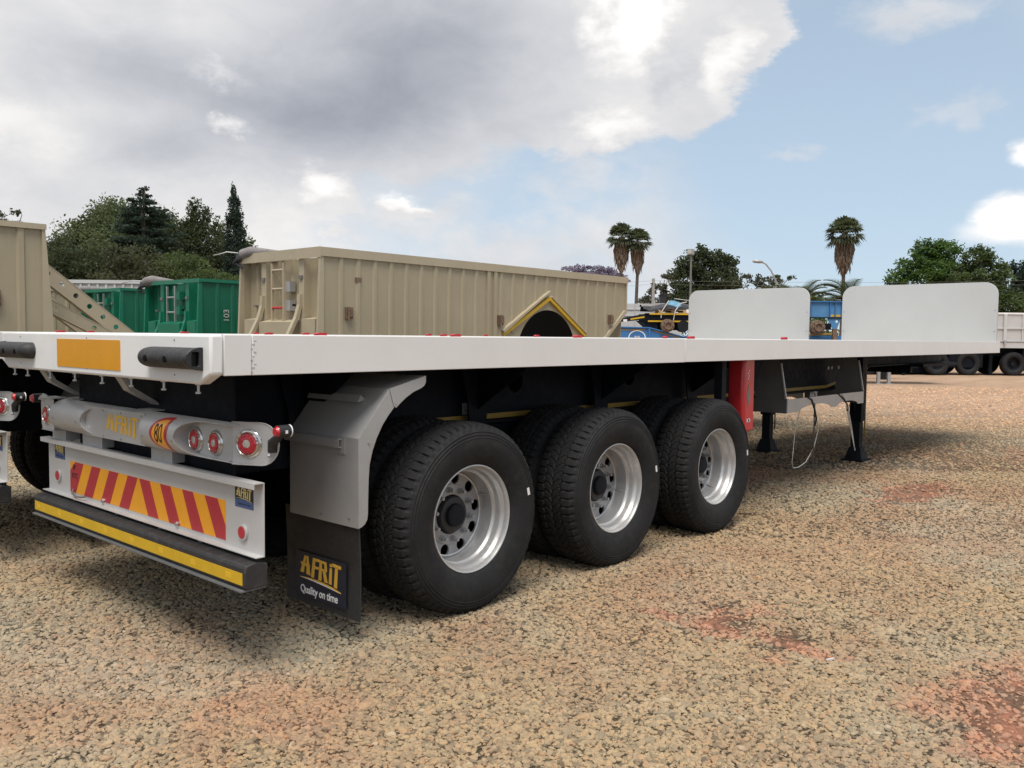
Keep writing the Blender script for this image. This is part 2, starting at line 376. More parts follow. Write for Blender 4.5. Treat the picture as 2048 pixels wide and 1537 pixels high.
def fin(me, mat, smooth):
    bm = bmesh.new(); bm.from_mesh(me); bmesh.ops.remove_doubles(bm, verts=bm.verts, dist=1e-6); bmesh.ops.recalc_face_normals(bm, faces=bm.faces); bm.to_mesh(me); bm.free()
    me.materials.clear(); me.materials.append(M[mat] if isinstance(mat, str) else mat)
    if smooth: smooth_me(me, smooth)
    return me
def shape2d(loops, t, fn, name, mat, parent=None, smooth=None, cuts=None, bevel=0):
    """filled 2-D outline with holes, thickness t, bent into place by fn(u, v, w)"""
    cu = bpy.data.curves.new(name, 'CURVE'); cu.dimensions = '2D'; cu.fill_mode = 'BOTH'; cu.extrude = t/2
    for lp in loops:
        sp = cu.splines.new('POLY'); sp.points.add(len(lp)-1); sp.use_cyclic_u = True
        for i, (a, b_) in enumerate(lp): sp.points[i].co = (a, b_, 0, 1)
    to = bpy.data.objects.new(name, cu); me = bpy.data.meshes.new_from_object(to)
    bpy.data.objects.remove(to); bpy.data.curves.remove(cu)
    bm = bmesh.new(); bm.from_mesh(me); bmesh.ops.remove_doubles(bm, verts=bm.verts, dist=1e-6)
    for (co, no) in (cuts or []):
        bmesh.ops.bisect_plane(bm, geom=bm.verts[:]+bm.edges[:]+bm.faces[:], plane_co=co, plane_no=no)
    for v_ in bm.verts: v_.co = fn(*v_.co)
    bmesh.ops.recalc_face_normals(bm, faces=bm.faces); bm.to_mesh(me); bm.free()
    me.name = name; me.materials.clear(); me.materials.append(M[mat] if isinstance(mat, str) else mat)
    o = bpy.data.objects.new(name, me); link(o, parent)
    if smooth: smooth_me(me, smooth)
    if bevel:
        b_ = o.modifiers.new('bevel', 'BEVEL'); b_.width = bevel; b_.segments = 2; b_.limit_method = 'ANGLE'; b_.angle_limit = R(50)
    return o
def arcpts(cx, cy, r, a0, a1, n, ry=None):
    return [(cx+r*math.cos(R(a0+(a1-a0)*i/n)), cy+(ry or r)*math.sin(R(a0+(a1-a0)*i/n))) for i in range(n+1)]
def circ(cx, cy, r, n=24): return arcpts(cx, cy, r, 0, 360, n)[:-1]
def rrect(x0, x1, y0, y1, r, n=6):
    return arcpts(x1-r, y0+r, r, -90, 0, n)+arcpts(x1-r, y1-r, r, 0, 90, n)+arcpts(x0+r, y1-r, r, 90, 180, n)+arcpts(x0+r, y0+r, r, 180, 270, n)
def text(body, size, fn, name, mat, parent=None, bold=0.0, sx=1., align='CENTER', t=.002, shear=0, cuts=None):
    cu = bpy.data.curves.new(name, 'FONT'); cu.body = body; cu.size = size; cu.extrude = t/2; cu.offset = bold; cu.align_x = align; cu.align_y = 'CENTER'; cu.shear = shear
    to = bpy.data.objects.new(name, cu); me = bpy.data.meshes.new_from_object(to)
    bpy.data.objects.remove(to); bpy.data.curves.remove(cu)
    bm = bmesh.new(); bm.from_mesh(me)
    for (co, no) in (cuts or []): bmesh.ops.bisect_plane(bm, geom=bm.verts[:]+bm.edges[:]+bm.faces[:], plane_co=co, plane_no=no)
    for v_ in bm.verts: v_.co = fn(v_.co.x*sx, v_.co.y, v_.co.z)
    bmesh.ops.recalc_face_normals(bm, faces=bm.faces); bm.to_mesh(me); bm.free()
    me.materials.clear(); me.materials.append(M[mat]); o = bpy.data.objects.new(name, me); return link(o, parent)
def copy_tree(o, parent=None):
    c = o.copy(); col.objects.link(c); c.parent = parent
    for ch in list(o.children): copy_tree(ch, c)
    return c
STROKES = [[(0.0, .12), (.09, .12), (.155, .60), (.112, .60)], [(.155, .10), (.255, .085), (.205, .60), (.165, .60)], [(.02, .41), (.245, .37), (.24, .30), (.025, .335)],
    [(.275, .06), (.345, .05), (.385, .56), (.325, .60)], [(.325, .60), (.49, .60), (.485, .525), (.34, .525)], [(.33, .385), (.468, .385), (.462, .315), (.33, .315)],
    [(.455, .04), (.53, .04), (.548, .56), (.495, .59)], [(.50, .59), (.65, .58), (.65, .515), (.50, .525)], [(.602, .575), (.652, .575), (.668, .345), (.616, .345)], [(.53, .375), (.665, .38), (.66, .315), (.53, .31)], [(.565, .34), (.625, .34), (.682, .03), (.606, .03)],
    [(.712, .02), (.778, .02), (.788, .46), (.735, .46)], [(.737, .495), (.787, .495), (.79, .575), (.74, .575)],
    [(.835, -.02), (.905, -.04), (.928, .50), (.866, .50)], [(.80, .605), (1.0, .58), (1.0, .50), (.80, .52)]]
def logo(fn, name, mat, parent, swoosh=True):
    """the maker's lettering: slanted strokes standing on a curved line. fn(u 0..1, v -.15...62, w metres)"""
    mb = MB(); st = list(STROKES)
    for i, s_ in enumerate(st):
        w = .0016+i*.00006
        mb.add([fn(a, b_, 0) for a, b_ in s_]+[fn(a, b_, w) for a, b_ in s_], [(0, 1, 2, 3), (7, 6, 5, 4)]+[(j, (j+1) % 4, (j+1) % 4+4, j+4) for j in range(4)])
    if swoosh:
        n = 12; top = []; bot = []
        for i in range(n+1):
            u = i/n; yc = -.015+.10*u-.22*u*u
            top.append((u, yc+.004+.026*math.sin(math.pi*u*.9))); bot.append((u, yc-.004))
        pl_ = top+bot[::-1]; w = .0030
        mb.add([fn(a, b_, 0) for a, b_ in pl_]+[fn(a, b_, w) for a, b_ in pl_], [(i, i+1, 2*n-i, 2*n+1-i) for i in range(n)]+[(i+2*n+2, 2*n+1-i+2*n+2, 2*n-i+2*n+2, i+1+2*n+2) for i in range(n)]+[(i, i+1, i+1+2*n+2, i+2*n+2) for i in range(2*n+1)])
    return mb.build(name, mat, parent)

# ------------------------------------------------------------------ the yard
gm = MB(); S = 2500
gm.add([(-S, -S, 0), (S, -S, 0), (S, S, 0), (-S, S, 0)], [(0, 1, 2, 3)])
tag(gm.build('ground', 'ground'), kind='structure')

def make_gravel():
    # loose stones in front of, beside and below the camera's surroundings
    f2 = np.array([fw.x, fw.y]); f2 /= np.linalg.norm(f2); r2 = np.array([f2[1], -f2[0]])
    pts = []; sc_l = []
    for a, b_, dens, s0, s1 in [(1.6, 4.2, 7000, .0050, .0125), (4.2, 6.5, 4300, .0058, .0132), (6.5, 10, 2000, .007, .0145), (10, 17, 420, .009, .017), (17, 28, 60, .012, .022)]:
        area_w = 2*(.64*b_+1.4); n = int(dens*(b_-a)*area_w)
        dd = rng.uniform(a, b_, n); ww = rng.uniform(-1, 1, n)*(.64*b_+1.4)
        keep = np.abs(ww) < .64*dd+1.4; dd, ww = dd[keep], ww[keep]
        p = np.array([-1.801, -3.259])[None]+dd[:, None]*f2+ww[:, None]*r2
        # thin out over bare earth
        den = np.ones(len(p))
        for cx, cy, rx, ry in [(7.25, -.55, .95, .33), (2.35, -1.1, .26, .17), (2.30, -1.45, .25, .14), (2.62, -.95, .14, .08), (2.25, -2.55, .62, .38)]:
            q = ((p[:, 0]-cx)/rx)**2+((p[:, 1]-cy)/ry)**2; den = np.minimum(den, np.clip((np.sqrt(q)-.35)/.8, .16, 1))
        kp = rng.random(len(p)) < den; p = p[kp]
        s_ = (s0+(s1-s0)*rng.random(len(p))**1.6)*np.where(rng.random(len(p)) < .03, 1.55, 1.); z = -s_*rng.uniform(.0, .30, len(p))+s_*.30
        pts.append(np.c_[p, z]); sc_l.append(s_)
    pts = np.concatenate(pts); sc_l = np.concatenate(sc_l)
    me = bpy.data.meshes.new('gravel'); me.vertices.add(len(pts)); me.vertices.foreach_set('co', pts.ravel().astype(np.float32))
    at = me.attributes.new('size', 'FLOAT', 'POINT'); at.data.foreach_set('value', sc_l.astype(np.float32))
    me.materials.append(M['stone'])
    o = bpy.data.objects.new('gravel', me); link(o); tag(o, kind='stuff')
    ng = bpy.data.node_groups.new('gravel', 'GeometryNodeTree')
    ng.interface.new_socket('Geometry', in_out='INPUT', socket_type='NodeSocketGeometry'); ng.interface.new_socket('Geometry', in_out='OUTPUT', socket_type='NodeSocketGeometry')
    N = ng.nodes; L = ng.links; gi = N.new('NodeGroupInput'); go = N.new('NodeGroupOutput'); jn = N.new('GeometryNodeJoinGeometry')
    rvn = N.new('FunctionNodeRandomValue'); rvn.data_type = 'INT'; rvn.inputs['Min'].default_value = 0; rvn.inputs['Max'].default_value = 5; rvn.inputs['Seed'].default_value = 3
    rr = N.new('FunctionNodeRandomValue'); rr.data_type = 'FLOAT_VECTOR'; rr.inputs[0].default_value = (-.45, -.45, 0); rr.inputs[1].default_value = (.45, .45, 6.28)
    rs = N.new('FunctionNodeRandomValue'); rs.data_type = 'FLOAT_VECTOR'; rs.inputs[0].default_value = (.75, .60, .34); rs.inputs[1].default_value = (1.5, 1.15, .66); rs.inputs['Seed'].default_value = 9
    na = N.new('GeometryNodeInputNamedAttribute'); na.data_type = 'FLOAT'; na.inputs['Name'].default_value = 'size'
    ms = N.new('ShaderNodeVectorMath'); ms.operation = 'SCALE'; L.new(rs.outputs[0], ms.inputs[0]); L.new(na.outputs['Attribute'], ms.inputs['Scale'])
    for kk in range(6):
        ic = N.new('GeometryNodeMeshIcoSphere'); ic.inputs['Radius'].default_value = 1; ic.inputs['Subdivisions'].default_value = 1 if kk % 2 else 2
        pos = N.new('GeometryNodeInputPosition'); vr = N.new('ShaderNodeTexVoronoi'); vr.voronoi_dimensions = '4D'; vr.inputs['Scale'].default_value = .75; vr.inputs['W'].default_value = 1.7*kk+.3
        ndl = N.new('ShaderNodeTexNoise'); ndl.noise_dimensions = '4D'; ndl.inputs['Scale'].default_value = .9; ndl.inputs['W'].default_value = 2.3*kk
        L.new(pos.outputs[0], vr.inputs['Vector']); L.new(pos.outputs[0], ndl.inputs['Vector'])
        ma = N.new('ShaderNodeMath'); ma.operation = 'MULTIPLY_ADD'; L.new(vr.outputs['Distance'], ma.inputs[0]); ma.inputs[1].default_value = -.55; ma.inputs[2].default_value = 1.0
        mb_ = N.new('ShaderNodeMath'); mb_.operation = 'MULTIPLY_ADD'; L.new(ndl.outputs[0], mb_.inputs[0]); mb_.inputs[1].default_value = 1.1; L.new(ma.outputs[0], mb_.inputs[2])
        vs = N.new('ShaderNodeVectorMath'); vs.operation = 'SCALE'; L.new(pos.outputs[0], vs.inputs[0]); L.new(mb_.outputs[0], vs.inputs['Scale'])
        sp = N.new('GeometryNodeSetPosition'); L.new(ic.outputs[0], sp.inputs[0]); L.new(vs.outputs[0], sp.inputs['Position'])
        ss = N.new('GeometryNodeSetShadeSmooth'); L.new(sp.outputs[0], ss.inputs[0]); ss.inputs['Shade Smooth'].default_value = False
        smn = N.new('GeometryNodeSetMaterial'); L.new(ss.outputs[0], smn.inputs[0]); smn.inputs['Material'].default_value = M['stone']
        cm = N.new('FunctionNodeCompare'); cm.data_type = 'INT'; cm.operation = 'EQUAL'
        ii = [q for q in cm.inputs if q.type == 'INT']; L.new(rvn.outputs[2], ii[0]); ii[1].default_value = kk
        ip = N.new('GeometryNodeInstanceOnPoints'); L.new(gi.outputs[0], ip.inputs['Points']); L.new(cm.outputs[0], ip.inputs['Selection']); L.new(smn.outputs[0], ip.inputs['Instance'])
        L.new(rr.outputs[0], ip.inputs['Rotation']); L.new(ms.outputs[0], ip.inputs['Scale']); L.new(ip.outputs[0], jn.inputs[0])
    L.new(jn.outputs[0], go.inputs[0])
    md = o.modifiers.new('scatter', 'NODES'); md.node_group = ng
    print('stones', len(pts))
make_gravel()

# ------------------------------------------------------------------ wheel (axis along y, outer side towards -y)
def tyre_mesh():
    NP = 64; per = 9; N = NP*per; Rt = .530; y0, y1 = -.040, .292
    side = [(.006, .296), (-.004, .302), (-.013, .315), (-.024, .335), (-.034, .365), (-.040, .400), (-.040, .425), (-.037, .446), (-.039, .449), (-.035, .453), (-.034, .462), (-.036, .465), (-.031, .469), (-.029, .478), (-.031, .481), (-.025, .485), (-.020, .496), (-.016, .502), (-.010, .507)]
    K = 44; tr = []
    for i in range(K):
        u = i/(K-1); y = -.006+u*(.258+.006)  # tread from outer to inner shoulder
        crown = .013*abs(2*u-1)**3; tr.append((y, Rt-crown-(.006 if i in (0, K-1) else 0), u))
    mid = y0+y1
    inner = [(mid-a, b_) for a, b_ in side[::-1]]
    th = np.arange(N)/N*2*np.pi; ph = th*NP/(2*np.pi)
    cols = []
    for (y, r) in side: cols.append((np.full(N, y), np.full(N, r)))
    def tri(x): return 2*np.abs(2*(x % 1)-1)-1
    for (y, r, u) in tr:
        dep = np.zeros(N)
        for gc, ofs in ((.26, 0), (.5, .5), (.74, 0)):
            w = np.abs(u-(gc+.022*tri(ph+ofs))); dep = np.maximum(dep, np.clip((.022-w)/.008, 0, 1)*.012)
        if u < .2 or u > .8:
            fr = (ph+(0 if u < .5 else .5)) % 1; q = np.abs(fr-.5); uu = min(u, 1-u)
            wid = .12*(1-uu/.24)+.04; dep = np.maximum(dep, np.clip((wid-q)/.05, 0, 1)*.012*(1 if uu < .17 else .6))
        else:
            fr = (ph+.28*math.sin(u*16)+(.5 if u > .5 else 0)) % 1; q = np.abs(fr-.5)
            dep = np.maximum(dep, np.clip((.075-q)/.04, 0, 1)*.009)
        cols.append((np.full(N, y), r-dep))
    for (y, r) in inner: cols.append((np.full(N, y), np.full(N, r)))
    # shoulder scallops just below the tread edge on both sides
    ns = len(side)
    fr = np.abs((ph % 1)-.5); sc_d = np.clip((.20-fr)/.07, 0, 1)
    for j, dp in ((ns-1, .008), (ns-2, .006), (ns-3, .003)): cols[j] = (cols[j][0]+sc_d*dp*1.2, cols[j][1]-sc_d*dp*.5)
    Y = np.array([c[0] for c in cols]); Rr = np.array([c[1] for c in cols]); Mn = len(cols)
    vs = np.stack([Rr*np.sin(th)[None], Y, Rr*np.cos(th)[None]], -1).reshape(-1, 3)
    i, j = np.meshgrid(np.arange(Mn-1), np.arange(N), indexing='ij'); j2 = (j+1) % N
    fs = np.stack([i*N+j, i*N+j2, (i+1)*N+j2, (i+1)*N+j], -1).reshape(-1, 4)
    me = np_mesh('tyre', vs, fs, 'rubber'); smooth_me(me, 28)
    return me
def np_mesh(name, vs, fs, mat):
    me = bpy.data.meshes.new(name); kq = fs.shape[1]
    me.vertices.add(len(vs)); me.vertices.foreach_set('co', np.ascontiguousarray(vs, dtype=np.float32).ravel())
    me.loops.add(fs.size); me.loops.foreach_set('vertex_index', fs.ravel().astype(np.int32))
    me.polygons.add(len(fs)); me.polygons.foreach_set('loop_start', np.arange(0, fs.size, kq, dtype=np.int32))
    me.update(calc_edges=True); me.validate(); me.materials.append(M[mat]); return me
TYRE = tyre_mesh()
def make_wheel(parent=None):
    mb = MB()
    prof = [(.000, .2985), (-.004, .297), (-.0055, .293), (-.002, .288), (.008, .284), (.020, .2825), (.030, .280), (.040, .272), (.052, .268), (.075, .266), (.086, .262), (.096, .252), (.120, .249), (.150, .246), (.172, .243), (.181, .238), (.184, .230)]
    mb.lathe(prof, 96)
    wh = mb.build('wheel', 'rim', parent, smooth=30)
    ty = bpy.data.objects.new('tyre', TYRE); link(ty, wh)
    t2 = bpy.data.objects.new('tyre', TYRE); link(t2, wh); t2.location = (0, .352, 0); t2.rotation_euler = (0, .05, 0)
    ib = MB(); ib.lathe([(.24, .236), (.30, .262), (.36, .296), (.37, .297), (.62, .297), (.60, .26), (.45, .24)], 48); ib.build('inner_rim', 'navy2', wh, smooth=40)
    holes = [circ(.203*math.cos(R(36*i+18)), .203*math.sin(R(36*i+18)), .0325, 20) for i in range(10)]
    disc = shape2d([circ(0, 0, .238, 96), circ(0, 0, .108, 64)]+holes, .012, lambda u, v, w: (u, .187+w, v), 'wheel_disc', 'disc', wh, smooth=30)
    r_ = MB(); r_.lathe([(.180, .236), (.174, .238), (.170, .233), (.174, .227), (.181, .226)], 72, close=True); r_.build('disc_rib', 'rim', wh, smooth=40)
    r_ = MB(); r_.lathe([(.181, .172), (.175, .168), (.173, .160), (.173, .112), (.181, .108)], 72); r_.build('mounting_face', 'disc', wh, smooth=25)
    h = MB(); h.lathe([(.36, .0), (.36, .16), (.22, .165), (.200, .106), (.160, .103), (.150, .098), (.146, .080), (.146, .0001)], 48); h.build('hub', 'black', wh, smooth=30)
    c_ = MB(); c_.lathe([(.146, .066), (.126, .064), (.119, .056), (.117, .0001)], 40); c_.build('hub_cap', 'navy2', wh, smooth=30)
    nm = MB(); nm.cyl((0, .173, 0), (0, .149, 0), .0150, 6); nm.cyl((0, .149, 0), (0, .131, 0), .010, 10); nm.cyl((0, .176, 0), (0, .168, 0), .019, 16)
    nme = nm.mesh('wheel_nut', 'disc', 30)
    for i in range(10):
        n_ = bpy.data.objects.new('wheel_nut', nme); link(n_, wh); a = R(36*i); n_.location = (.142*math.cos(a), 0, .142*math.sin(a))
    v = MB(); v.tube([(.19, .182, .125), (.20, .155, .128), (.215, .105, .133)], .0042, 8); v.build('valve', 'steel', wh, smooth=60)
    return wh
PROTO_WHEEL = make_wheel()
def put_wheel(parent, x, y, z, flip=False, rot=0):
    global PROTO_WHEEL
    if PROTO_WHEEL.get('used'): w = copy_tree(PROTO_WHEEL, parent)
    else: w = PROTO_WHEEL; w['used'] = 1; w.parent = parent
    w.location = (x, y, z); w.rotation_euler = (0, rot, math.pi if flip else 0)
    return w

# ------------------------------------------------------------------ flatbed trailer
H, L, WD = 1.511, 12.86, 2.41
def add_trailer():
    T = empty('flatbed_trailer')
    bx = lambda name, mat, a, parent=T, bevel=0: (MB().box(*a)).build(name, mat, parent, bevel=bevel)
    bx('deck_plate', 'board', (.08, L-.03, .012, WD-.012, H-.028, H-.002))
    # side rails in three lengths with fine gaps
    for i, (a, b_, mt) in enumerate([(.0605, .188, 'white2'), (.190, 3.708, 'white2'), (3.710, L, 'white2')]):
        for y0, y1, z0 in ((0, .010, 1.339), (WD-.010, WD, 1.339)):
            o = bx('side_rail', mt, (a, b_, y0, y1, z0+(0 if i != 2 else .002), H-.001), bevel=.003)
    for y0, y1 in ((.0105, .075), (WD-.075, WD-.0105)): bx('rail_flange', 'white2', (.07, L-.02, y0, y1, 1.341, 1.349))
    for i in range(9):   # weld spatter and sealant marks down the joint
        bx('weld_mark', 'dull_white', (.182+.008*(i % 3), .194+.008*(i % 3), -.0015, .0, 1.352+.0165*i, 1.3545+.0165*i+.003*(i % 2)))
    # rear apron
    ap = [(0.0, 1.345), (.10, 1.302), (.155, 1.302), (WD-.155, 1.302), (WD-.10, 1.302), (WD, 1.345), (WD, H), (0, H)]
    o = MB().prism(ap, 'x', 0, .06).build('rear_apron', 'white', T, bevel=.012, seg=3)
    a_ = MB().prism([(.84+.0, 0)]*0 or rrect(.824, 1.572, 1.334, 1.478, .003, 2), 'x', -.003, .001).build('reflector_plate', 'amber', T)
    for y in (.30, 1.20, 2.1):
        for z in (1.335, 1.485): MB().cyl((-.0025, y, z), (.001, y, z), .0035, 8).build('rivet', 'dgrey', T)
    for y in (.165, .47, .79, 1.11, 1.44, 1.77, 2.1, 2.3):
        b_ = MB(); b_.cyl((.035, y, 1.302), (.035, y, 1.262), .0055, 8); b_.cyl((.035, y, 1.267), (.035, y, 1.259), .012, 6); b_.cyl((.035, y, 1.302), (.035, y, 1.296), .014, 12); b_.build('apron_bolt', 'steel', T)
    # rubber buffers with a square-cut outer end
    def buf(yo, yi):
        s_ = 1 if yi > yo else -1; zc = 1.4085; r = .0455
        n = 14; sec = [(-.072*math.sin(math.pi*i/n)**.8 if 0 < i < n else 0, zc-r*math.cos(math.pi*i/n)) for i in range(n+1)]
        mb = MB(); st = []
        ys = [yo+s_*.0, yo+s_*.055]+[yo+s_*(.075+.3*j/8) for j in range(9)]+[yi-s_*.046*(1-math.sin(R(90-15*j))) if 0 else yi-s_*(.05-.05*math.sin(R(18*j))) for j in range(6)]
        for jj, y in enumerate(ys):
            k_ = 1.0
            dd = abs(yi-y)
            if dd < .05: k_ = math.sqrt(max(0, 1-((.05-dd)/.05)**2))
            st.append([(x*(k_ if x else 1), y, zc+(z-zc)*max(k_, .02)) for x, z in sec])
        vs = [p for ring in st for p in ring]; m_ = n+1; fs = []
        for i in range(len(st)-1):
            for j in range(n): fs.append((i*m_+j, i*m_+j+1, (i+1)*m_+j+1, (i+1)*m_+j))
            fs.append((i*m_, (i+1)*m_, (i+1)*m_+n, i*m_+n))
        fs.append(tuple(range(m_)))
        b_ = mb.add(vs, fs).build('buffer', 'buffer', T, smooth=50)
        # end piece: recessed square window
        e_ = shape2d([[( -.002, zc-.048), (-.002, zc+.048)]+[(-.078*math.sin(R(a)), zc+.048*math.cos(R(a))) for a in range(15, 166, 15)], rrect(-.052, -.016, zc-.030, zc+.030, .006, 3)], .030,
                     lambda u, v, w: (u, yo-s_*.016+w, v), 'buffer_end', 'black', b_)
        MB().box(-.050, -.018, min(yo, yo+s_*.01), max(yo, yo+s_*.01), zc-.028, zc+.028).build('buffer_insert', 'dgrey', b_)
        for q in (.16, .335):
            y = yo+s_*q; MB().cyl((-.064, y, zc-.004), (-.0745, y, zc-.004), .0135, 16).build('bolt_hole', 'hole', b_)
    buf(.088, .536); buf(WD-.088, WD-.536)
    # red twist locks that stand just above the deck
    for x, y in ((.63, .13), (1.515, .13), (2.6, .13), (4.01, .13), (5.64, .13), (1.72, WD-.13), (3.47, WD-.13), (7.1, WD-.13)):
        if True:
            hz = .010+.0022*x; b_ = MB(); b_.cyl((x, y, H-.003), (x, y, H+hz*.45), .030, 14); b_.prism([(x-.034, H+hz*.4), (x+.034, H+hz*.4), (x+.030, H+hz*.7), (x+.014, H+hz), (x-.014, H+hz), (x-.030, H+hz*.7)], 'y', y-.019, y+.019)
            b_.build('twist_lock', 'redmetal', T)
    # headboard
    zt = 2.405; e = 12.80
    lp = [(.035, H-.01), (.035, H+.0)]+[]
    out_ = [(WD-.035, H-.002)]+arcpts(WD-.035-.19, zt-.19, .19, 0, 90, 10)+arcpts(.035+.19, zt-.19, .19, 90, 180, 10)+[(.035, H-.002)]
    hb = shape2d([out_], .035, lambda u, v, w: (e+w, u, v), 'headboard', 'board', T, bevel=.004)
    rim_o = out_; rim_i = [(min(max(u, .058), WD-.058), min(v, zt-.024)) for u, v in out_]
    for y in (.07, WD-.07):
        for z in (1.66, 1.98): MB().cyl((e-.0215, y, z), (e-.0175, y, z), .007, 10).build('screw', 'dgrey', hb)
    for y in (.3, 1.2, 2.1): MB().box(e+.018, e+.078, y-.03, y+.03, H-.002, 2.30).build('headboard_post', 'board', T)
    # cross members
    for i in range(25):
        x = .35+i*.5
        MB().box(x, x+.05, .078, WD-.078, 1.372, H-.029).build('cross_member', 'navy', T)
    # main beams: I-section with a kicked-up neck, round holes through the web
    bot = [(.40, 1.12), (1.1, .955), (8.15, .945), (8.75, 1.02), (9.35, 1.19), (12.6, 1.20)]
    zt_ = 1.3705
    for yb in (.75, WD-.75):
        lp = [(a, b_) for a, b_ in bot]+[(12.6, zt_), (.40, zt_)]
        hs = [circ(x, 1.205, .078, 24) for x in (2.70, 4.10, 5.45)]
        wb = shape2d([lp]+hs, .012, lambda u, v, w: (u, yb+w, v), 'main_beam', 'navy', T)
        fm = MB()
        for (a, z0), (c_, z1) in zip(bot[:-1], bot[1:]):
            fm.prism([(a, z0-.016), (c_, z1-.016), (c_, z1-.001), (a, z0-.001)], 'y', yb-.075, yb+.075)
        fm.build('beam_flange', 'navy', T)
        ft = MB(); sgn = -1 if yb < 1.2 else 1
        for (a, z0), (c_, z1) in zip(bot[1:4], bot[2:5]):
            pass
        # tape along the foot of the web
        yy = yb+sgn*.0065
        for (a, z0), (c_, z1) in zip(bot[1:4], bot[2:5]):
            ft.prism([(a, z0+.006), (c_, z1+.006), (c_, z1+.040), (a, z0+.040)], 'y', min(yy, yy+sgn*.0015), max(yy, yy+sgn*.0015))
        ft.build('reflective_tape', 'tape_dull', T)
        lab = MB().box(2.18, 2.30, *sorted((yy, yy+sgn*.0015)), 1.0, 1.075).build('data_label', 'dull_white', T)
        if sgn < 0:
            for q in range(4): MB().box(2.188, 2.292, yy-.0025, yy-.0014, 1.018+.014*q, 1.021+.014*q).build('label_line', 'redmetal' if q == 0 else 'dgrey', T)
        for x in (.9, 2.24, 3.6, 4.96):   # spring hangers
            hp = [(x-.17, zt_), (x+.17, zt_), (x+.10, 1.12), (x+.055, .80), (x-.055, .80), (x-.10, 1.12)]
            for dy in (-.095, .083): MB().prism(hp, 'y', yb+dy, yb+dy+.012).build('spring_hanger', 'navy', T)
            yo_ = yb+sgn*.10
            MB().prism([(min(yo_, .1 if sgn < 0 else 99) if sgn < 0 else yo_, 1.37), (.16, 1.37), (.68, 1.02), (.68, 1.37)][1:] if sgn < 0 else [(WD-.16, 1.37), (WD-.68, 1.02), (WD-.68, 1.37)], 'x', x-.006, x+.006).build('gusset', 'navy', T)
        MB().box(.95, 5.15, yb-.03, yb+.03, .70, .925).build('suspension_beam', 'navy', T)
        for x in (1.56, 2.92, 4.28):
            n = 10; pts = [(x-.58+1.16*i/n, .76-.13*math.sin(math.pi*i/n)) for i in range(n+1)]
            sp = MB()
            for q in range(5):
                ln = 1-.14*q
                pq = [(x+(u-x)*ln, v-.018*q-.02) for u, v in pts]
                sp.prism([(u, v) for u, v in pq]+[(u, v+.015) for u, v in pq[::-1]], 'y', yb-.038, yb+.038)
            sp.build('leaf_spring', 'navy2', T)
    for x in (1.56, 2.92, 4.28):
        ax = MB(); ax.cyl((x, .22, .515), (x, WD-.22, .515), .063, 18); ax.cyl((x, .30, .515), (x, .40, .515), .20, 26); ax.cyl((x, WD-.40, .515), (x, WD-.30, .515), .20, 26)
        ax.build('axle', 'navy2', T, smooth=40)
        for y in (.58, WD-.58):
            ch = MB(); ch.cyl((x+.16, y-.08, .60), (x+.16, y+.09, .60), .085, 16); ch.build('brake_chamber', 'navy2', T, smooth=40)
    for x in (.42, 2.2, 5.2, 7.2, 9.4, 11.2): MB().box(x, x+.09, .76, WD-.76, 1.05, 1.30).build('chassis_crossbeam', 'navy', T)
    MB().box(10.9, 12.55, .5, WD-.5, 1.15, 1.19).build('coupler_plate', 'navy', T); MB().cyl((11.7, WD/2, 1.15), (11.7, WD/2, 1.06), .045, 16).build('kingpin', 'steel', T)
    MB().cyl((5.9, .92, 1.12), (6.9, .92, 1.12), .15, 24).build('air_tank', 'navy2', T, smooth=40)
    MB().cyl((7.1, 1.35, 1.10), (8.0, 1.35, 1.10), .13, 24).build('air_tank', 'navy2', T, smooth=40)
    # dark boards added so that the belly reads as shaded; hangers and lines
    MB().box(.30, .315, .35, WD-.35, .72, 1.36).build('rear_shade_board', 'navy', T)
    MB().box(.315, 1.0, .70, .72, .80, 1.36).build('side_shade_board', 'navy', T)
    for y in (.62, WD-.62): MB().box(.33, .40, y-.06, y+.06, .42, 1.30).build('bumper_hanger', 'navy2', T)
    for i, y in enumerate((1.0, 1.08, 1.32)):
        MB().tube([(.5, y, 1.0+.02*i), (2, y+.05, .93), (3.4, y-.03, 1.0), (5, y, .95), (7.5, y+.04, 1.02)], .012, 6).build('air_line', 'black', T, smooth=60)
    # wheels
    for i in range(3):
        x = 1.56+1.36*i
        for y, fl in ((.03, False), (WD-.03, True)):
            w = put_wheel(T, x, y, .515, fl, R((11, 47, 83)[i]))
            w['kind'] = 'thing'
    for (x, a) in ((1.56, 14), (2.92, 12), (4.28, 10)):
        s_ = MB(); q = Vector((math.cos(R(a)), 0, math.sin(R(a)))); n_ = Vector((-q.z, 0, q.x))
        c_ = Vector((x, -.0105, .515))+q*.43; s_.add([c_-q*.010-n_*.022, c_+q*.010-n_*.022, c_+q*.010+n_*.022, c_-q*.010+n_*.022], [(0, 1, 2, 3)])
        s_.add([v+Vector((0, .003, 0)) for v in (c_-q*.010-n_*.022, c_+q*.010-n_*.022, c_+q*.010+n_*.022, c_-q*.010+n_*.022)], [(0, 1, 2, 3)])
        s_.build('tyre_label', 'print_white', T)
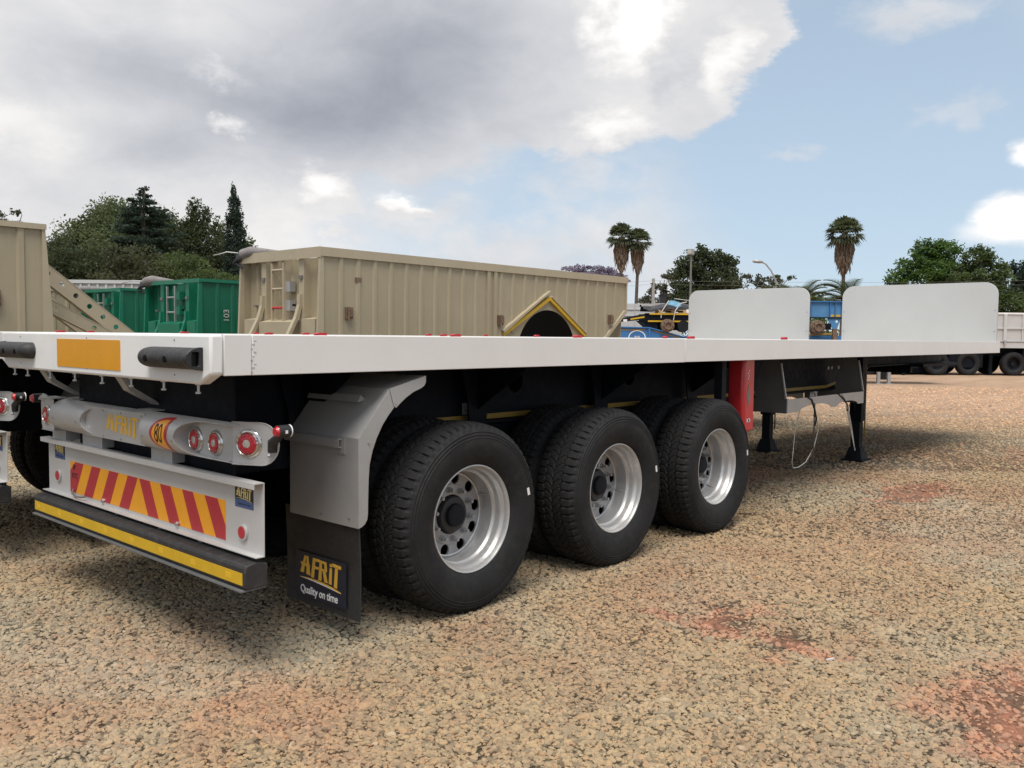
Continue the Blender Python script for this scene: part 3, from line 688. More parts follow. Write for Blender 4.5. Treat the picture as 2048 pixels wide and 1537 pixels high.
    # mudguards
    def guard(near):
        f = (lambda y: y) if near else (lambda y: WD-y)
        g = MB()
        path = [(.775, .584), (.775, 1.019), (.963, 1.249), (1.204, 1.309)]; tk = .003
        g_ = MB()
        for (a, z0), (c_, z1) in zip(path[:-1], path[1:]):
            g_.prism([(a, z0), (c_, z1), (c_+tk, z1-tk), (a+tk, z0-tk*(0 if a == c_ else 1))], 'y', *sorted((f(.031), f(.60))))
        gg = g_.build('mudguard', 'guard', T)
        lp = [(.775, .584), (.775, 1.019), (.963, 1.249), (.985, 1.18), (.995, 1.158), (.96, 1.122), (.922, 1.076), (.886, 1.015), (.860, .955), (.842, .89), (.836, .82), (.833, .72), (.832, .650), (.828, .622), (.815, .603), (.795, .590)]
        shape2d([lp], .003, lambda u, v, w: (u, f(.0295)+w, v), 'guard_side', 'guard', gg, bevel=.001)
        lp = [(.963, 1.250), (1.204, 1.310), (1.203, 1.275), (1.192, 1.258), (1.172, 1.247), (1.12, 1.230), (1.07, 1.203), (1.03, 1.175), (1.006, 1.155), (.990, 1.165)]
        shape2d([lp], .003, lambda u, v, w: (u, f(.0262)+w, v), 'guard_tip', 'guard', gg, bevel=.001)
        for (x, z) in ((.835, .995), (1.002, 1.178)): MB().cyl((x, f(.030), z), (x, f(.022), z), .006, 10).build('screw', 'steel', gg)
        # folded bracket across the back and its upper twin
        mb = MB(); mb.box(.752, .774, *sorted((f(.155), f(.62))), .965, .969); mb.box(.752, .755, *sorted((f(.155), f(.62))), .969, 1.004); mb.box(.752, .774, *sorted((f(.155), f(.62))), 1.004, 1.008)
        mb.build('bracket_rail', 'guard', gg)
        MB().box(.770, .774, *sorted((f(.13), f(.24))), .935, 1.012).build('bracket_pad', 'guard', gg); MB().cyl((.774, f(.19), .985), (.758, f(.19), .985), .010, 6).build('bolt', 'steel', gg)
        mb = MB(); mb.prism([(.88, 1.18), (.90, 1.215), (.93, 1.19)], 'y', *sorted((f(.17), f(.6)))); mb.build('upper_bracket', 'guard', gg)
        for y, z in ((.10, .625), (.33, .615)): MB().cyl((.7755, f(y), z), (.770, f(y), z), .0045, 8).build('screw', 'dgrey', gg)
        MB().cyl((.95, f(.45), 1.35), (.90, f(.42), 1.25), .007, 8).build('clamp_rod', 'steel', gg)
        fl = MB(); n = 6   # rubber flap, gently curved
        vs = []
        for i in range(n+1):
            z = .62-.50*i/n; xo = .785+.012*math.sin(i/n*2.5)
            for (y, dx_) in ((.045, 0), (.35, .006*i/n), (.66, 0)):
                vs += [(xo+dx_, f(y), z), (xo+dx_+.009, f(y), z)]
        fs = []
        for i in range(n):
            a = i*6; b2 = a+6
            for j in (0, 2): fs += [(a+j, a+j+2, b2+j+2, b2+j), (a+j+1, b2+j+1, b2+j+3, a+j+3)]
            fs += [(a, b2, b2+1, a+1), (a+4, a+5, b2+5, b2+4)]
        fs += [(0, 1, 3, 2), (2, 3, 5, 4), (n*6, n*6+2, n*6+3, n*6+1), (n*6+2, n*6+4, n*6+5, n*6+3)]
        fo = fl.add(vs, fs).build('mud_flap', 'flap', T, smooth=40)
        X0 = .7835
        ya = .55 if near else WD-.14
        MB().box(X0-.0003, X0+.0005, ya-.415, ya+.01, .165, .392).build('logo_patch', 'logo_navy', fo)
        logo(lambda u, v, w: (X0-.0012-w, ya-.03-u*.345, .262+v*.188), 'logo_lettering', 'gold', fo)
        MB().prism([(ya-.03-.345*u, .262+.188*(-.015+.10*u-.22*u*u-.008)) for u in [i/10 for i in range(11)]]+[(ya-.03-.345*u, .262+.188*(-.015+.10*u-.22*u*u-.008-.035*math.sin(math.pi*u))) for u in [i/10 for i in range(10, -1, -1)]], 'x', X0-.0042, X0-.001).build('logo_line', 'print_white', fo)
        text('Quality on time', .057, lambda u, v, w: (X0-.002-w, ya-.19-u, .198+v), 'slogan', 'print_white', fo, bold=.0006, sx=.87)
    guard(True); guard(False)
    # rear underrun plate (a shallow channel) with chevrons
    xp = .245
    pl_ = MB(); pl_.box(xp, xp+.004, .005, 2.392, .549, .874); pp = pl_.build('underrun_plate', 'plate', T)
    MB().box(xp-.048, xp-.0, .005, 2.392, .870, .874).build('plate_lip', 'plate', pp)
    MB().box(xp-.048, xp-.045, .005, 2.392, .848, .870).build('plate_lip', 'plate', pp)
    MB().box(xp-.040, xp-.0, .005, 2.392, .549, .553).build('plate_lip', 'plate', pp)
    sb = MB().box(xp-.0015, xp-.0, .318, 2.066, .572, .756).build('chevron_sheet', 'stripe_o', T)
    zt2, zb2 = .7555, .5725
    def stripe(t0, t1, b0, b1):
        MB().prism([(t0, zt2), (t1, zt2), (b1, zb2), (b0, zb2)], 'x', xp-.0026, xp-.0015).build('chevron_stripe', 'stripe_r', sb)
    for i in range(3): stripe(1.195+.2265*i, 1.308+.2265*i, 1.303+.229*i, 1.416+.229*i)
    MB().prism([(1.876, zt2), (1.99, zt2), (2.0655, .70), (2.0655, zb2), (1.99, zb2)], 'x', xp-.0026, xp-.0015).build('chevron_stripe', 'stripe_r', sb)
    for i in range(3): stripe(1.175-.228*i, 1.060-.222*i, 1.079-.226*i, .966-.226*i)
    MB().prism([(.504, zt2), (.389, zt2), (.3185, .64), (.3185, zb2), (.402, zb2)], 'x', xp-.0026, xp-.0015).build('chevron_stripe', 'stripe_r', sb)
    text('3P', .042, lambda u, v, w: (xp-.003-w, 2.008-u, .722+v), 'sheet_mark', 'print_black', sb); text('RTC', .044, lambda u, v, w: (xp-.003-w, 1.995-u, .672+v), 'sheet_mark', 'print_black', sb)
    for yc, zc in ((2.234, .650), (.165, .634)):
        r_ = MB(); r_.lathe([(0, .0), (0, .0395), (.010, .0395), (.014, .034), (.014, .0)], 28)
        rr = MB(); rr.cyl((xp-.001, yc, zc), (xp-.012, yc, zc), .036, 28); ro = rr.build('round_reflector', 'plate', T, smooth=40)
        MB().cyl((xp-.012, yc, zc), (xp-.0145, yc, zc), .0275, 28).build('reflector_lens', 'stripe_r', ro)
    for yc in (1.62, .77): 
        MB().cyl((xp-.001, yc, .578), (xp-.012, yc, .578), .012, 6).build('plate_bolt', 'steel', T)
    for (ya, yb_, z0, z1) in ((2.295, 2.145, .752, .850), (.236, .086, .742, .842)):
        st_ = MB().box(xp-.0012, xp, yb_, ya, z0, z1).build('maker_sticker', 'logo_navy', T)
        MB().prism([(ya-.002, z0+.002), (yb_+.002, z0+.002), (yb_+.002, z0+.030), ((ya+yb_)/2, z0+.042), (ya-.002, z0+.034)], 'x', xp-.0018, xp-.0012).build('sticker_band', 'logo_blue', st_)
        logo(lambda u, v, w: (xp-.0015-w*.5, ya-.012-u*(ya-yb_-.024), z0+.042+v*.078), 'sticker_lettering', 'gold2', st_)
        text('Quality on time', .017, lambda u, v, w: (xp-.0024-w*.1, (ya+yb_)/2-u, z0+.017+v), 'sticker_slogan', 'logo_navy', st_, sx=1.0)
    # bumper bar
    bp_ = [(.150, .418), (.300, .418), (.300, .540), (.200, .545), (.150, .512)]
    bo = MB().prism([(.156, .428), (.166, .418), (.268, .418), (.268, .520), (.215, .532), (.166, .524), (.156, .510)], 'y', .012, 2.395).build('bumper_bar', 'buffer', T, bevel=.005)
    MB().box(.1535, .1558, .030, 2.375, .437, .490).build('bumper_tape', 'tape', bo)
    for i in range(8): MB().box(.1529, .1535, .12+.31*i, .165+.31*i, .452, .478).build('tape_mark', 'tape_mark', bo)
    MB().box(.142, .265, .02, 2.385, .410, .4165).build('bumper_foot', 'grey', bo)
    for y in (.55, .95, 1.45, 2.0): MB().cyl((.245, y, .522), (.245, y, .542), .012, 6).build('bumper_bolt', 'steel', bo)
    tu = MB().tube([(.22, 1.80, .58), (.215, 1.84, .572), (.21, 1.90, .568), (.215, 1.97, .575), (.24, 2.02, .59)], .006, 6).build('cable_end', 'tarp', T, smooth=60)
    bb = MB().box(.36, .37, .85, 1.55, .40, .63).build('rear_beam_plate', 'navy2', T)
    logo(lambda u, v, w: (.358-w, 1.45-u*.42, .44+v*.26), 'beam_lettering', 'gold', bb, swoosh=False)
    # light bar: curved cover with cut-outs over a flat lamp panel
    zc = 1.030; Rb = .092; xc = .236
    def bend(y, s, w):
        ph = s/Rb; rr = Rb+w; return (xc-rr*math.cos(ph), y, zc+rr*math.sin(ph))
    cuts = [((0, s, 0), (0, 1, 0)) for s in np.linspace(-.125, .125, 27)]
    def slot(ya, yb_, hs, ra, rb, n=14):   # ya<yb ; elliptic ends of length ra/rb (0 = square end)
        p = []
        p += [(yb_-rb+rb*math.cos(R(a)), hs*math.sin(R(a))) for a in np.linspace(-90, 90, n)] if rb else [(yb_, -hs), (yb_, hs)]
        p += [(ya+ra+ra*math.cos(R(a)), hs*math.sin(R(a))) for a in np.linspace(90, 270, n)] if ra else [(ya, hs), (ya, -hs)]
        return p
    h1 = slot(.955, 1.665, .093, .03, .20)
    h2o = [(.605-.22+.22*math.cos(R(a)), .098*math.sin(R(a))) for a in np.linspace(90, -90, 18)]
    cov = shape2d([[(.25, -.128), (2.07, -.135), (2.10, -.05), (2.10, .05), (2.07, .135), (.25, .128), (.13, .116), (.12, .104)]+[(u, v) for u, v in h2o]+[(.12, -.104), (.13, -.116)], h1], .003, bend, 'light_bar', 'silver', T, smooth=40, cuts=cuts)
    for lp, nm, cyc in ((h1, 'recess_wall', 1), ([(.2, .098)]+h2o+[(.2, -.098)], 'recess_wall', 0)):
        dense = []
        for i in range(len(lp)-(1-cyc)):
            a, b_ = Vector(lp[i]), Vector(lp[(i+1) % len(lp)]); k_ = max(1, int((b_-a).length/.02))
            dense += [tuple(a.lerp(b_, q/k_)) for q in range(k_)]
        A = [bend(u, v, 0.0012) for u, v in dense]; B = [(.2185, p[1], p[2]) for p in A]; n = len(A)
        MB().add(A+B, [(i, (i+1) % n, (i+1) % n+n, i+n) for i in range(n-(1-cyc))]).build(nm, 'silver', cov, smooth=50)
        MB().tube([tuple(q) for q in A]+([A[0]] if cyc else []), .0022, 6).build('recess_edge', 'silver', cov, smooth=60)
    MB().box(.220, .223, .215, .66, .940, 1.120).build('lamp_panel', 'silver', cov)
    # angled near end of the panel with rounded tip
    ep = rrect(-.02, .232, -.094, .094, .090, 8); ep = [(0, -.094)]+arcpts(.232-.085, 0, .085, -90, 90, 12, .094)+[(0, .094)]
    ca, sa_ = math.cos(R(27)), math.sin(R(27))
    bent = lambda u, v, w: (.2215+u*sa_+w*ca, .2145-u*ca-w*sa_*0, zc+v)
    shape2d([ep], .003, bent, 'lamp_panel', 'silver', cov, bevel=.0008)
    MB().tube([bent(u, v, -.004) for u, v in ep], .0026, 6).build('panel_edge', 'silver', cov, smooth=60)
    shape2d([[(2.085, -.090), (2.255, -.092), (2.270, -.06), (2.275, .06), (2.262, .092), (2.085, .09)]], .003, lambda u, v, w: (.165+w, u, zc+v), 'lamp_panel', 'silver', cov, bevel=.0008)
    MB().box(.150, .24, 2.085, 2.262, 1.123, 1.129).build('panel_lip', 'silver', cov)
    MB().box(.158, .24, 2.085, 2.256, .934, .9375).build('panel_lip', 'silver', cov)
    MB().box(.1735, .1765, .957, 1.66, .950, 1.112).build('name_plate', 'silver', cov)
    logo(lambda u, v, w: (.1733-w, 1.40-u*.375, .985+v*.165), 'name_lettering', 'gold', cov, swoosh=False)
    for (y, z) in ((1.43, 1.098), (1.22, 1.098), (.99, 1.098), (1.43, .963), (1.22, .963), (.99, .963)): MB().cyl((.1735, y, z), (.168, y, z), .0045, 8).build('rivet', 'steel', cov)
    for (y, s_) in ((.625, -.02), (.925, -.02), (1.72, -.01), (2.04, -.01)):
        p = Vector(bend(y, s_, 0)); q = Vector(bend(y, s_, .007)); MB().cyl(p, q, .0055, 8).build('rivet', 'steel', cov)
    # speed decal wrapped round the cover
    cts = [((0, s, 0), (0, 1, 0)) for s in np.linspace(-.11, .11, 18)]
    yk = .760
    def dee(y0, w_, h_): return [(y0-.012, -h_)]+[(y0+w_*math.cos(R(a)), h_*math.sin(R(a))) for a in range(-90, 91, 9)]+[(y0-.012, h_), (y0+.004, h_*.55), (y0+.006, -.02)]
    d0 = shape2d([dee(.665, .178, .098)], .0008, lambda u, v, w: bend(u, v, .0028+w), 'speed_decal', 'stripe_r', cov, cuts=cts, smooth=40)
    shape2d([dee(.690, .128, .076)], .0008, lambda u, v, w: bend(u, v, .0038+w), 'decal_face', 'stripe_o', d0, cuts=cts, smooth=40)
    text('80', .128, lambda u, v, w: bend(.752-u, v, .0050+w*.2), 'decal_number', 'print_black', d0, bold=.0006, sx=.62, cuts=[((0, q, 0), (0, 1, 0)) for q in np.linspace(-.07, .07, 15)])
    # lamps
    def lamp(fn, r=.047):
        def ring(prof, mat, name, parent, n=36, sm=35):
            vs = []; m_ = len(prof)
            for i in range(n):
                a = 2*math.pi*i/n
                for (w, rr) in prof: vs.append(fn(rr*math.cos(a), rr*math.sin(a), w))
            return MB().add(vs, [(i*m_+j, ((i+1) % n)*m_+j, ((i+1) % n)*m_+j+1, i*m_+j+1) for i in range(n) for j in range(m_-1)]).build(name, mat, parent, smooth=sm)
        b_ = ring([(0, r*1.34), (-.006, r*1.30), (-.009, r*1.22), (-.009, r*1.10), (-.016, r*1.06), (-.012, r*.99), (-.006, r*.98)], 'chrome', 'tail_light', T)
        ring([(-.007, r*.99), (-.012, r*.93), (-.015, r*.75), (-.0165, r*.38)], 'redlens', 'red_lens', b_)
        ring([(-.0163, r*.38), (-.0185, r*.33), (-.0195, r*.2), (-.0198, .0002)], 'clearlens', 'clear_lens', b_)
        for i in range(14):
            a = 2*math.pi*i/14; c_ = [fn(r*.72*math.cos(a)+dx_*.0045, r*.72*math.sin(a)+dz_*.0045, ww) for ww in (-.0155, -.0175) for dx_, dz_ in ((-1, -1), (1, -1), (1, 1), (-1, 1))]
            MB().add(c_, [(4, 5, 6, 7), (0, 1, 5, 4), (1, 2, 6, 5), (2, 3, 7, 6), (3, 0, 4, 7)]).build('lens_diode', 'redlens', b_)
        for i in range(3):
            a = R(30+120*i); p0 = Vector(fn(r*1.2*math.cos(a), r*1.2*math.sin(a), -.008)); p1 = Vector(fn(r*1.2*math.cos(a), r*1.2*math.sin(a), -.013)); MB().cyl(p0, p1, .0035, 8).build('lamp_screw', 'steel', b_)
    flat = lambda yc, zz=zc: (lambda u, v, w: (.2195+w, yc-u, zz+v))
    lamp(flat(.530, 1.018), .045); lamp(flat(.352, 1.018), .045)
    lamp(lambda u, v, w: bent(.085+u, v, w-.003), .048)
    lamp(lambda u, v, w: (.1635+w, 2.176-u, 1.026+v), .044)
    # marker lamps on rubber arms
    for (x, y, z, arm) in ((.300, -.058, 1.098, [(.31, .035, 1.0), (.305, .03, 1.04), (.31, -.02, 1.075), (.315, -.05, 1.095)]), (.18, 2.375, 1.112, [(.18, 2.22, 1.105), (.19, 2.30, 1.120), (.205, 2.37, 1.112)])):
        a_ = MB().tube(arm, [.022, .022, .018, .018][:len(arm)], 10).build('marker_arm', 'black' if y < 0 else 'silver', T, smooth=60)
        mb = MB(); mb.cyl((x-.028, y, z), (x+.028, y, z), .0275, 24); ml = mb.build('marker_lamp', 'black', T, smooth=40)
        MB().cyl((x-.028, y, z), (x-.040, y, z), .024, 24, r2=.017).build('marker_lens', 'redlens', ml, smooth=50)
        MB().cyl((x+.028, y, z), (x+.034, y, z), .0275, 24).build('marker_ring', 'print_white', ml, smooth=40)
        MB().box(x-.004, x+.008, y-.0285, y-.026, z-.008, z+.006).build('marker_print', 'print_white', ml)
    MB().cyl((.285, .035, .985), (.293, .028, .985), .008, 10).build('arm_bolt', 'steel', T)
    # blocks between light bar and plate; flat struts up to the deck
    for y0, y1 in ((1.60, 1.86), (.80, 1.02), (2.1, 2.3)): MB().box(.235, .330, y0, y1, .874, .945).build('spacer_block', 'silver', T)
    for y in (2.10, 1.10):
        st_ = [(.10, 1.303), (.135, 1.303), (.175, 1.235), (.30, 1.155), (.375, 1.128), (.375, 1.122), (.285, 1.146), (.150, 1.222)]
        MB().prism(st_, 'y', y-.035, y+.035).build('light_bar_strut', 'guard', T)
        MB().box(.235, .375, y-.10, y+.06, 1.118, 1.1225).build('strut_foot', 'plate', T)
    # red extinguisher box
    bo_ = [(4.857, .12), (4.900, .078+.03), (5.045, .108), (5.045, .24), (4.857, .24)]
    rb = MB().prism([(4.857, .135), (4.880, .112), (5.045, .112), (5.045, .26), (4.857, .26)], 'z', .738, 1.372).build('extinguisher_box', 'red', T, bevel=.012)
    MB().prism([(4.935, .945), (4.975, 1.03), (4.935, 1.13), (4.905, 1.03)], 'y', .1095, .1115).build('box_decal', 'dgrey', rb)
    MB().box(4.920, 4.975, .1095, .1115, .815, .842).build('box_decal', 'print_white', rb); MB().box(4.935, 4.962, .1085, .1095, .819, .838).build('decal_mark', 'print_black', rb)
    for q in range(4): MB().box(4.925+.012*(q % 2), 4.935+.012*(q % 2), .1095, .1115, 1.175+.022*q, 1.188+.022*q).build('decal_mark', 'print_white', rb)
    MB().box(4.90, 5.0, .13, .24, .728, .738).build('box_foot', 'redmetal', rb)
    MB().box(4.55, 4.62, .15, .22, .90, 1.37).build('side_post', 'navy2', T)
    # spare wheel carrier: two hanging plates joined by arched side channels
    for x in (6.22, 8.26):
        g_ = MB().prism([(.365, .93), (.70, .93), (.62, 1.25), (.56, 1.345), (.47, 1.345), (.42, 1.25)], 'x', x, x+.008).build('carrier_plate', 'grey', T)
        MB().prism([(.352, .935), (.368, .935), (.425, 1.28), (.412, 1.28)], 'x', x-.008, x+.010).build('plate_rib', 'silver', g_)
        MB().prism([(x, .35), (x+.05, .35), (x+.05, .39), (x, .39)], 'z', .79, .93)
        MB().box(x-.003, x+.006, .35, 1.05, .792, .93).build('carrier_channel', 'grey', T); MB().box(x, x+.05, .35, 1.05, .9305, .934).build('channel_flange', 'grey', T)
    for y, n_ in ((.352, 1), (1.06, 1)):
        lp = [(6.235, .795)]+[(7.25-.62*math.cos(R(a)), .795+.062*math.sin(R(a))) for a in range(0, 181, 15)]+[(8.255, .795), (8.255, .915), (8.1, .928), (7.9, .905), (6.6, .905), (6.4, .928), (6.235, .928)]
        lp = [(6.235, .795), (6.52, .795)]+[(6.93-.40*math.cos(R(a)), .795+.058*math.sin(R(a))) for a in range(0, 181, 20)]+[(7.42, .795)]+[(7.78-.30*math.cos(R(a)), .795+.05*math.sin(R(a))) for a in range(0, 181, 20)]+[(8.255, .795), (8.255, .928), (6.235, .928)]
        shape2d([lp], .006, lambda u, v, w: (u, y+w, v), 'carrier_side', 'silver', T)
    txt = text('AA7K', .085, lambda u, v, w: (7.62+u, .668-w, .90+v), 'chassis_lettering', 'print_white', T, bold=.001)
    for i, x in enumerate((8.02, 8.12, 8.32, 8.40)): MB().cyl((x, .6685, 1.19), (x, .672, 1.19), .022, 10).build('paint_spot', 'dull_white', T)
    # landing legs
    for y in (.74, 1.93-.0):
        lg = MB().box(9.08, 9.22, y-.075, y+.075, .50, 1.37).build('landing_leg', 'navy', T, bevel=.006)
        MB().box(9.095, 9.205, y-.055, y+.055, .13, .50).build('leg_inner', 'navy2', lg, bevel=.004)
        MB().add([(9.09, y-.07, .17), (9.21, y-.07, .17), (9.21, y+.07, .17), (9.09, y+.07, .17), (9.04, y-.105, .03), (9.26, y-.105, .03), (9.26, y+.105, .03), (9.04, y+.105, .03)], [(0, 1, 2, 3), (7, 6, 5, 4), (0, 4, 5, 1), (1, 5, 6, 2), (2, 6, 7, 3), (3, 7, 4, 0)]).build('leg_foot', 'navy2', lg)
        MB().box(9.0, 9.30, y-.13, y+.13, .008, .030).build('foot_plate', 'navy2', lg)
        MB().box(9.222, 9.228, y-.076, y-.06, .30, 1.2).build('leg_tape', 'tape_dull', lg)
        MB().prism([(8.86, 1.36), (9.08, 1.36), (9.08, .62), (9.03, .62)], 'y', y-.005, y+.005).build('leg_brace', 'navy', lg)
    MB().cyl((9.15, .8, .95), (9.15, 1.86, .95), .03, 12).build('leg_shaft', 'navy', T)
    # loose straps and cords hanging from the carrier
    MB().tube([(6.55, .36, .80), (6.45, .36, .62), (6.42, .36, .42), (6.40, .36, .30), (6.45, .37, .235), (6.6, .38, .225), (6.78, .38, .26), (6.95, .37, .40), (7.05, .37, .58), (7.02, .40, .80)], .0045, 6).build('hanging_cord', 'strap', T, smooth=60)
    MB().box(6.87, 6.90, .347, .350, .18, .86).build('hanging_strap', 'black', T)
    MB().tube([(6.70, .349, .93), (6.80, .345, .90), (6.875, .345, .80), (6.93, .345, .70), (6.90, .345, .63)], .010, 6).build('strap_hook', 'black', T, smooth=60)
    MB().tube([(7.60, .349, .92), (7.70, .345, .86), (7.74, .345, .78), (7.86, .345, .56), (8.0, .345, .32), (8.03, .345, .27), (7.99, .345, .34), (7.90, .345, .55), (7.80, .345, .74), (7.82, .345, .80)], .0055, 6).build('hanging_cord', 'strap', T, smooth=60)
    MB().tube([(7.50, .349, .93), (7.65, .345, .87), (7.76, .345, .80), (7.76, .345, .73)], .010, 6).build('strap_hook', 'black', T, smooth=60)
    return T
T1 = add_trailer()
tag(T1, 'nearest white flatbed semi-trailer with red and orange chevrons and three wheels in full view', 'trailer', 'white flatbed trailers parked side by side')
T2 = copy_tree(T1); T2.location = (-.10, 2.80, 0); T2.rotation_euler.z = R(.3)
tag(T2, 'second white flatbed trailer hidden behind the near one except its left tail light and headboard', 'trailer', 'white flatbed trailers parked side by side')
#BACKGROUND
# ------------------------------------------------------------------ side tippers
def simple_wheel(parent, x, y, z, flip=False):
    w = bpy.data.objects.new('wheel', TYRE); link(w, parent); w.location = (x, y, z); w.rotation_euler = (0, .3*x, math.pi if flip else 0)
    if 'disc_me' not in globals():
        mb = MB(); mb.lathe([(.0, .298), (.01, .283), (.10, .262), (.16, .245), (.17, .10), (.09, .09), (.09, .001)], 36)
        globals()['disc_me'] = mb.mesh('rim', 'navy2', 35)
    r_ = bpy.data.objects.new('rim', disc_me); link(r_, w)
def tipper(x0, x1, y0, Wd, zt, mat, trim, label, cat='tipper trailer', rear=True, arch=None, cutfront=True, arms=False, rail=.15, zb=1.15, ribs=.365, roll=None, drop=0., cutrear=False, latches=(), ladder=True, mark=None, chassis='navy'):
    T = empty('side_tipper_trailer', (x0, y0, 0)); tag(T, label, cat, 'side tipper trailers parked in rows')
    O = Vector((x0, y0, 0)); Ln = x1-x0
    y1 = Wd; zl = zt-rail
    # near side sheet with an optional wheel arch and cut-off front corner
    lp = [(0, zb), (Ln-.85 if cutfront else Ln, zb), (Ln-.80 if cutfront else Ln, zb+.35 if cutfront else zb+.3), (Ln, zb+.95 if cutfront else zb+.5), (Ln, zl+.02), (0, zl+.02)]
    if cutfront: lp = [(0, zb), (Ln-1.2, zb), (Ln, 2.12), (Ln, zl+.02), (0, zl+.02)]
    if arch:
        ax, az_, ar = arch; pts = [(ax+ar*math.cos(R(a)), az_-ar+ar*math.sin(R(a))) for a in np.linspace(200, -20, 25)]
        pts = [(ax-ar*1.0, zb)]+[p for p in pts if p[1] > zb]+[(ax+ar*1.0, zb)]
        lp = [lp[0]]+pts+lp[1:]
    shape2d([lp], .006, lambda u, v, w: (u, .035+w, v), 'side_panel', mat, T)
    MB().box(0, Ln, Wd-.04, Wd-.034, zb, zl).build('side_panel', mat, T)
    MB().box(.2, Ln-.02, .9, .91, zb-.2, 2.5).build('shade_sheet', 'hole', T)  # black sheet added as the shade seen inside the wheel arch
    n = int(Ln/ribs)
    for i in range(n):
        u = .42+i*ribs
        if u > Ln-.15: break
        z0 = zb
        if cutfront and u > Ln-1.2: z0 = zb+(u-(Ln-1.2))/1.2*(2.12-zb)+.02
        if arch and abs(u-arch[0]) < arch[2]+.25:
            dd = min(1, abs(u-arch[0])/(arch[2]+.25)); z0 = max(z0, (arch[1]+.42)*(1-dd)+1.50*dd)
        w_ = .055
        MB().prism([(u-w_, .032), (u-w_*.55, .004), (u+w_*.55, .004), (u+w_, .032)], 'z', z0, zl).build('rib', mat, T)
    MB().box(-.02, Ln+.01, -.015, .08, zl, zt).build('top_rail', trim, T); MB().box(-.02, Ln+.01, Wd-.08, Wd+.015, zl, zt).build('top_rail', trim, T)
    MB().box(-.032, -.0205, -.018, Wd+.018, zt-rail*1.15, zt+.003).build('end_rail', trim, T); MB().box(Ln-.05, Ln, .08, Wd-.08, zl, zt).build('end_rail', trim, T)
    # rear wall: sheet set in between flared corner posts
    MB().box(.17, .18, .05, Wd-.05, zb, zl).build('end_wall', mat, T)
    MB().box(Ln-.18, Ln-.17, .05, Wd-.05, zb, zl).build('end_wall', mat, T)
    for y in (.0, Wd-.05): MB().prism([(.0, zl), (.07, zl), (.20, zb), (-.14, zb)] if 0 else [(-.02, zl), (.05, zl), (.05, zb), (-.09, zb)], 'y', y, y+.05).build('corner_post', trim, T)
    for y in (.0, Wd-.05): MB().prism([(Ln-.04, zl), (Ln, zl), (Ln+(.0 if cutfront else .11), 2.12 if cutfront else zb), (Ln-.04, 2.12 if cutfront else zb)], 'y', y, y+.05).build('corner_post', trim, T)
    if rear:
        k = Wd/2.5
        for y in (.60*k, 1.76*k):
            MB().box(.03, .17, y-.06, y+.09, zb, zl).build('rear_post', trim, T)
            pts = [(-.02, zl-.62), (-.03, zl-.80), (-.10, zl-1.02), (-.24, zl-1.28), (-.36, zl-1.5), (-.36, zb)]
            MB().prism(pts+[(u+.07, v) for u, v in pts[::-1]], 'y', y-.01, y+.07).build('curved_stay', trim, T)
            MB().box(-.0, .03, y-.03, y+.06, zl-.36, zl-.30).build('bracket', 'dgrey', T)
        for y in (.27*k, 1.05*k, 1.45*k, 2.15*k): MB().prism([(.17, y-.05), (.13, y-.03), (.13, y+.03), (.17, y+.05)], 'z', zb+.4, zl).build('rear_rib', mat, T)
        MB().prism([(.17, 1.78), (-.12, 1.72), (-.12, zb), (.17, zb)], 'y', .62*k+.08, 1.76*k-.06).build('rear_step', trim, T)
        for ya, yb_ in ((.12, .50), (1.95, 2.3)): MB().prism([(.17, 1.80), (-.05, 1.77), (-.05, zb), (.17, zb)], 'y', ya*k, yb_*k).build('rear_step', trim, T)
        if ladder:
            ld = MB(); ya, yb_ = 1.10*k, 1.46*k
            for y in (ya, yb_): ld.box(-.02, .02, y-.018, y+.018, 1.76, zl-.06)
            lo = ld.build('ladder', trim if mat == 'tan' else 'steel', T)
            for q in range(3): MB().cyl((0, ya, 1.97+.33*q), (0, yb_, 1.97+.33*q), .022, 8).build('rung', 'redmetal' if (q == 0 and mat == 'tan') else ('steel' if mat != 'tan' else trim), lo)
            for q in range(2): MB().box(.02, .14, ya-.15, ya+.0, 1.92+.33*q, 2.10+.33*q).build('ladder_plate', 'guard' if mat == 'tan' else trim, lo)
        for y in (.95, 2.12): MB().box(.07, .17, y*k, y*k+.07, 2.0, 2.035).build('bracket', 'dgrey', T)
    if arch:
        ax, az_, ar = arch
        for s_, xe in ((-1, -1.46), (1, 1.28)):
            a, b_ = Vector((ax+.0, az_+.21)), Vector((ax+xe, zb+.36)); dd = (b_-a).normalized(); nn = Vector((-dd.y, dd.x))*(.075)
            nn = nn if nn.y > 0 else -nn
            q = [a, b_, b_+nn, a+nn*1.0]
            MB().prism([tuple(v) for v in q], 'y', -.03, .03).build('arch_trim', 'tape', T)
            if s_ < 0:
                q = [a+nn*1.08+Vector((.0, .09)), b_+nn*1.08, b_+nn*1.9, a+nn*1.9+Vector((.04, .08))]
                MB().prism([tuple(v) for v in q], 'y', -.07, .03).build('arch_lip', trim, T)
            else:
                q = [a+nn*1.05, b_+nn*1.05, b_+nn*1.5, a+nn*1.5]; MB().prism([tuple(v) for v in q], 'y', -.05, .03).build('arch_lip', trim, T)
        sm_ = MB(); sm_.box(Ln*0+ax-1.95, ax-1.86, -.005, .034, zb, zl); sm_.box(ax-1.75, ax-1.66, -.005, .034, zb, zl); sm_.build('seam_strip', mat, T)
        q = [(Ln-1.24, zb+.0), (Ln-.02, 2.12), (Ln-.10, 2.17), (Ln-1.36, zb)]
        MB().prism(q, 'y', -.02, .034).build('corner_trim', trim, T)
    for (u, z) in latches:
        lt = MB(); lt.box(u-.07, u+.07, -.02, .03, z-.10, z+.10); lt.box(u-.03, u+.05, -.06, -.02, z-.06, z+.07); lt.cyl((u-.04, -.05, z-.11), (u-.04, -.05, z+.11), .018, 6); lt.build('latch', 'rust', T)
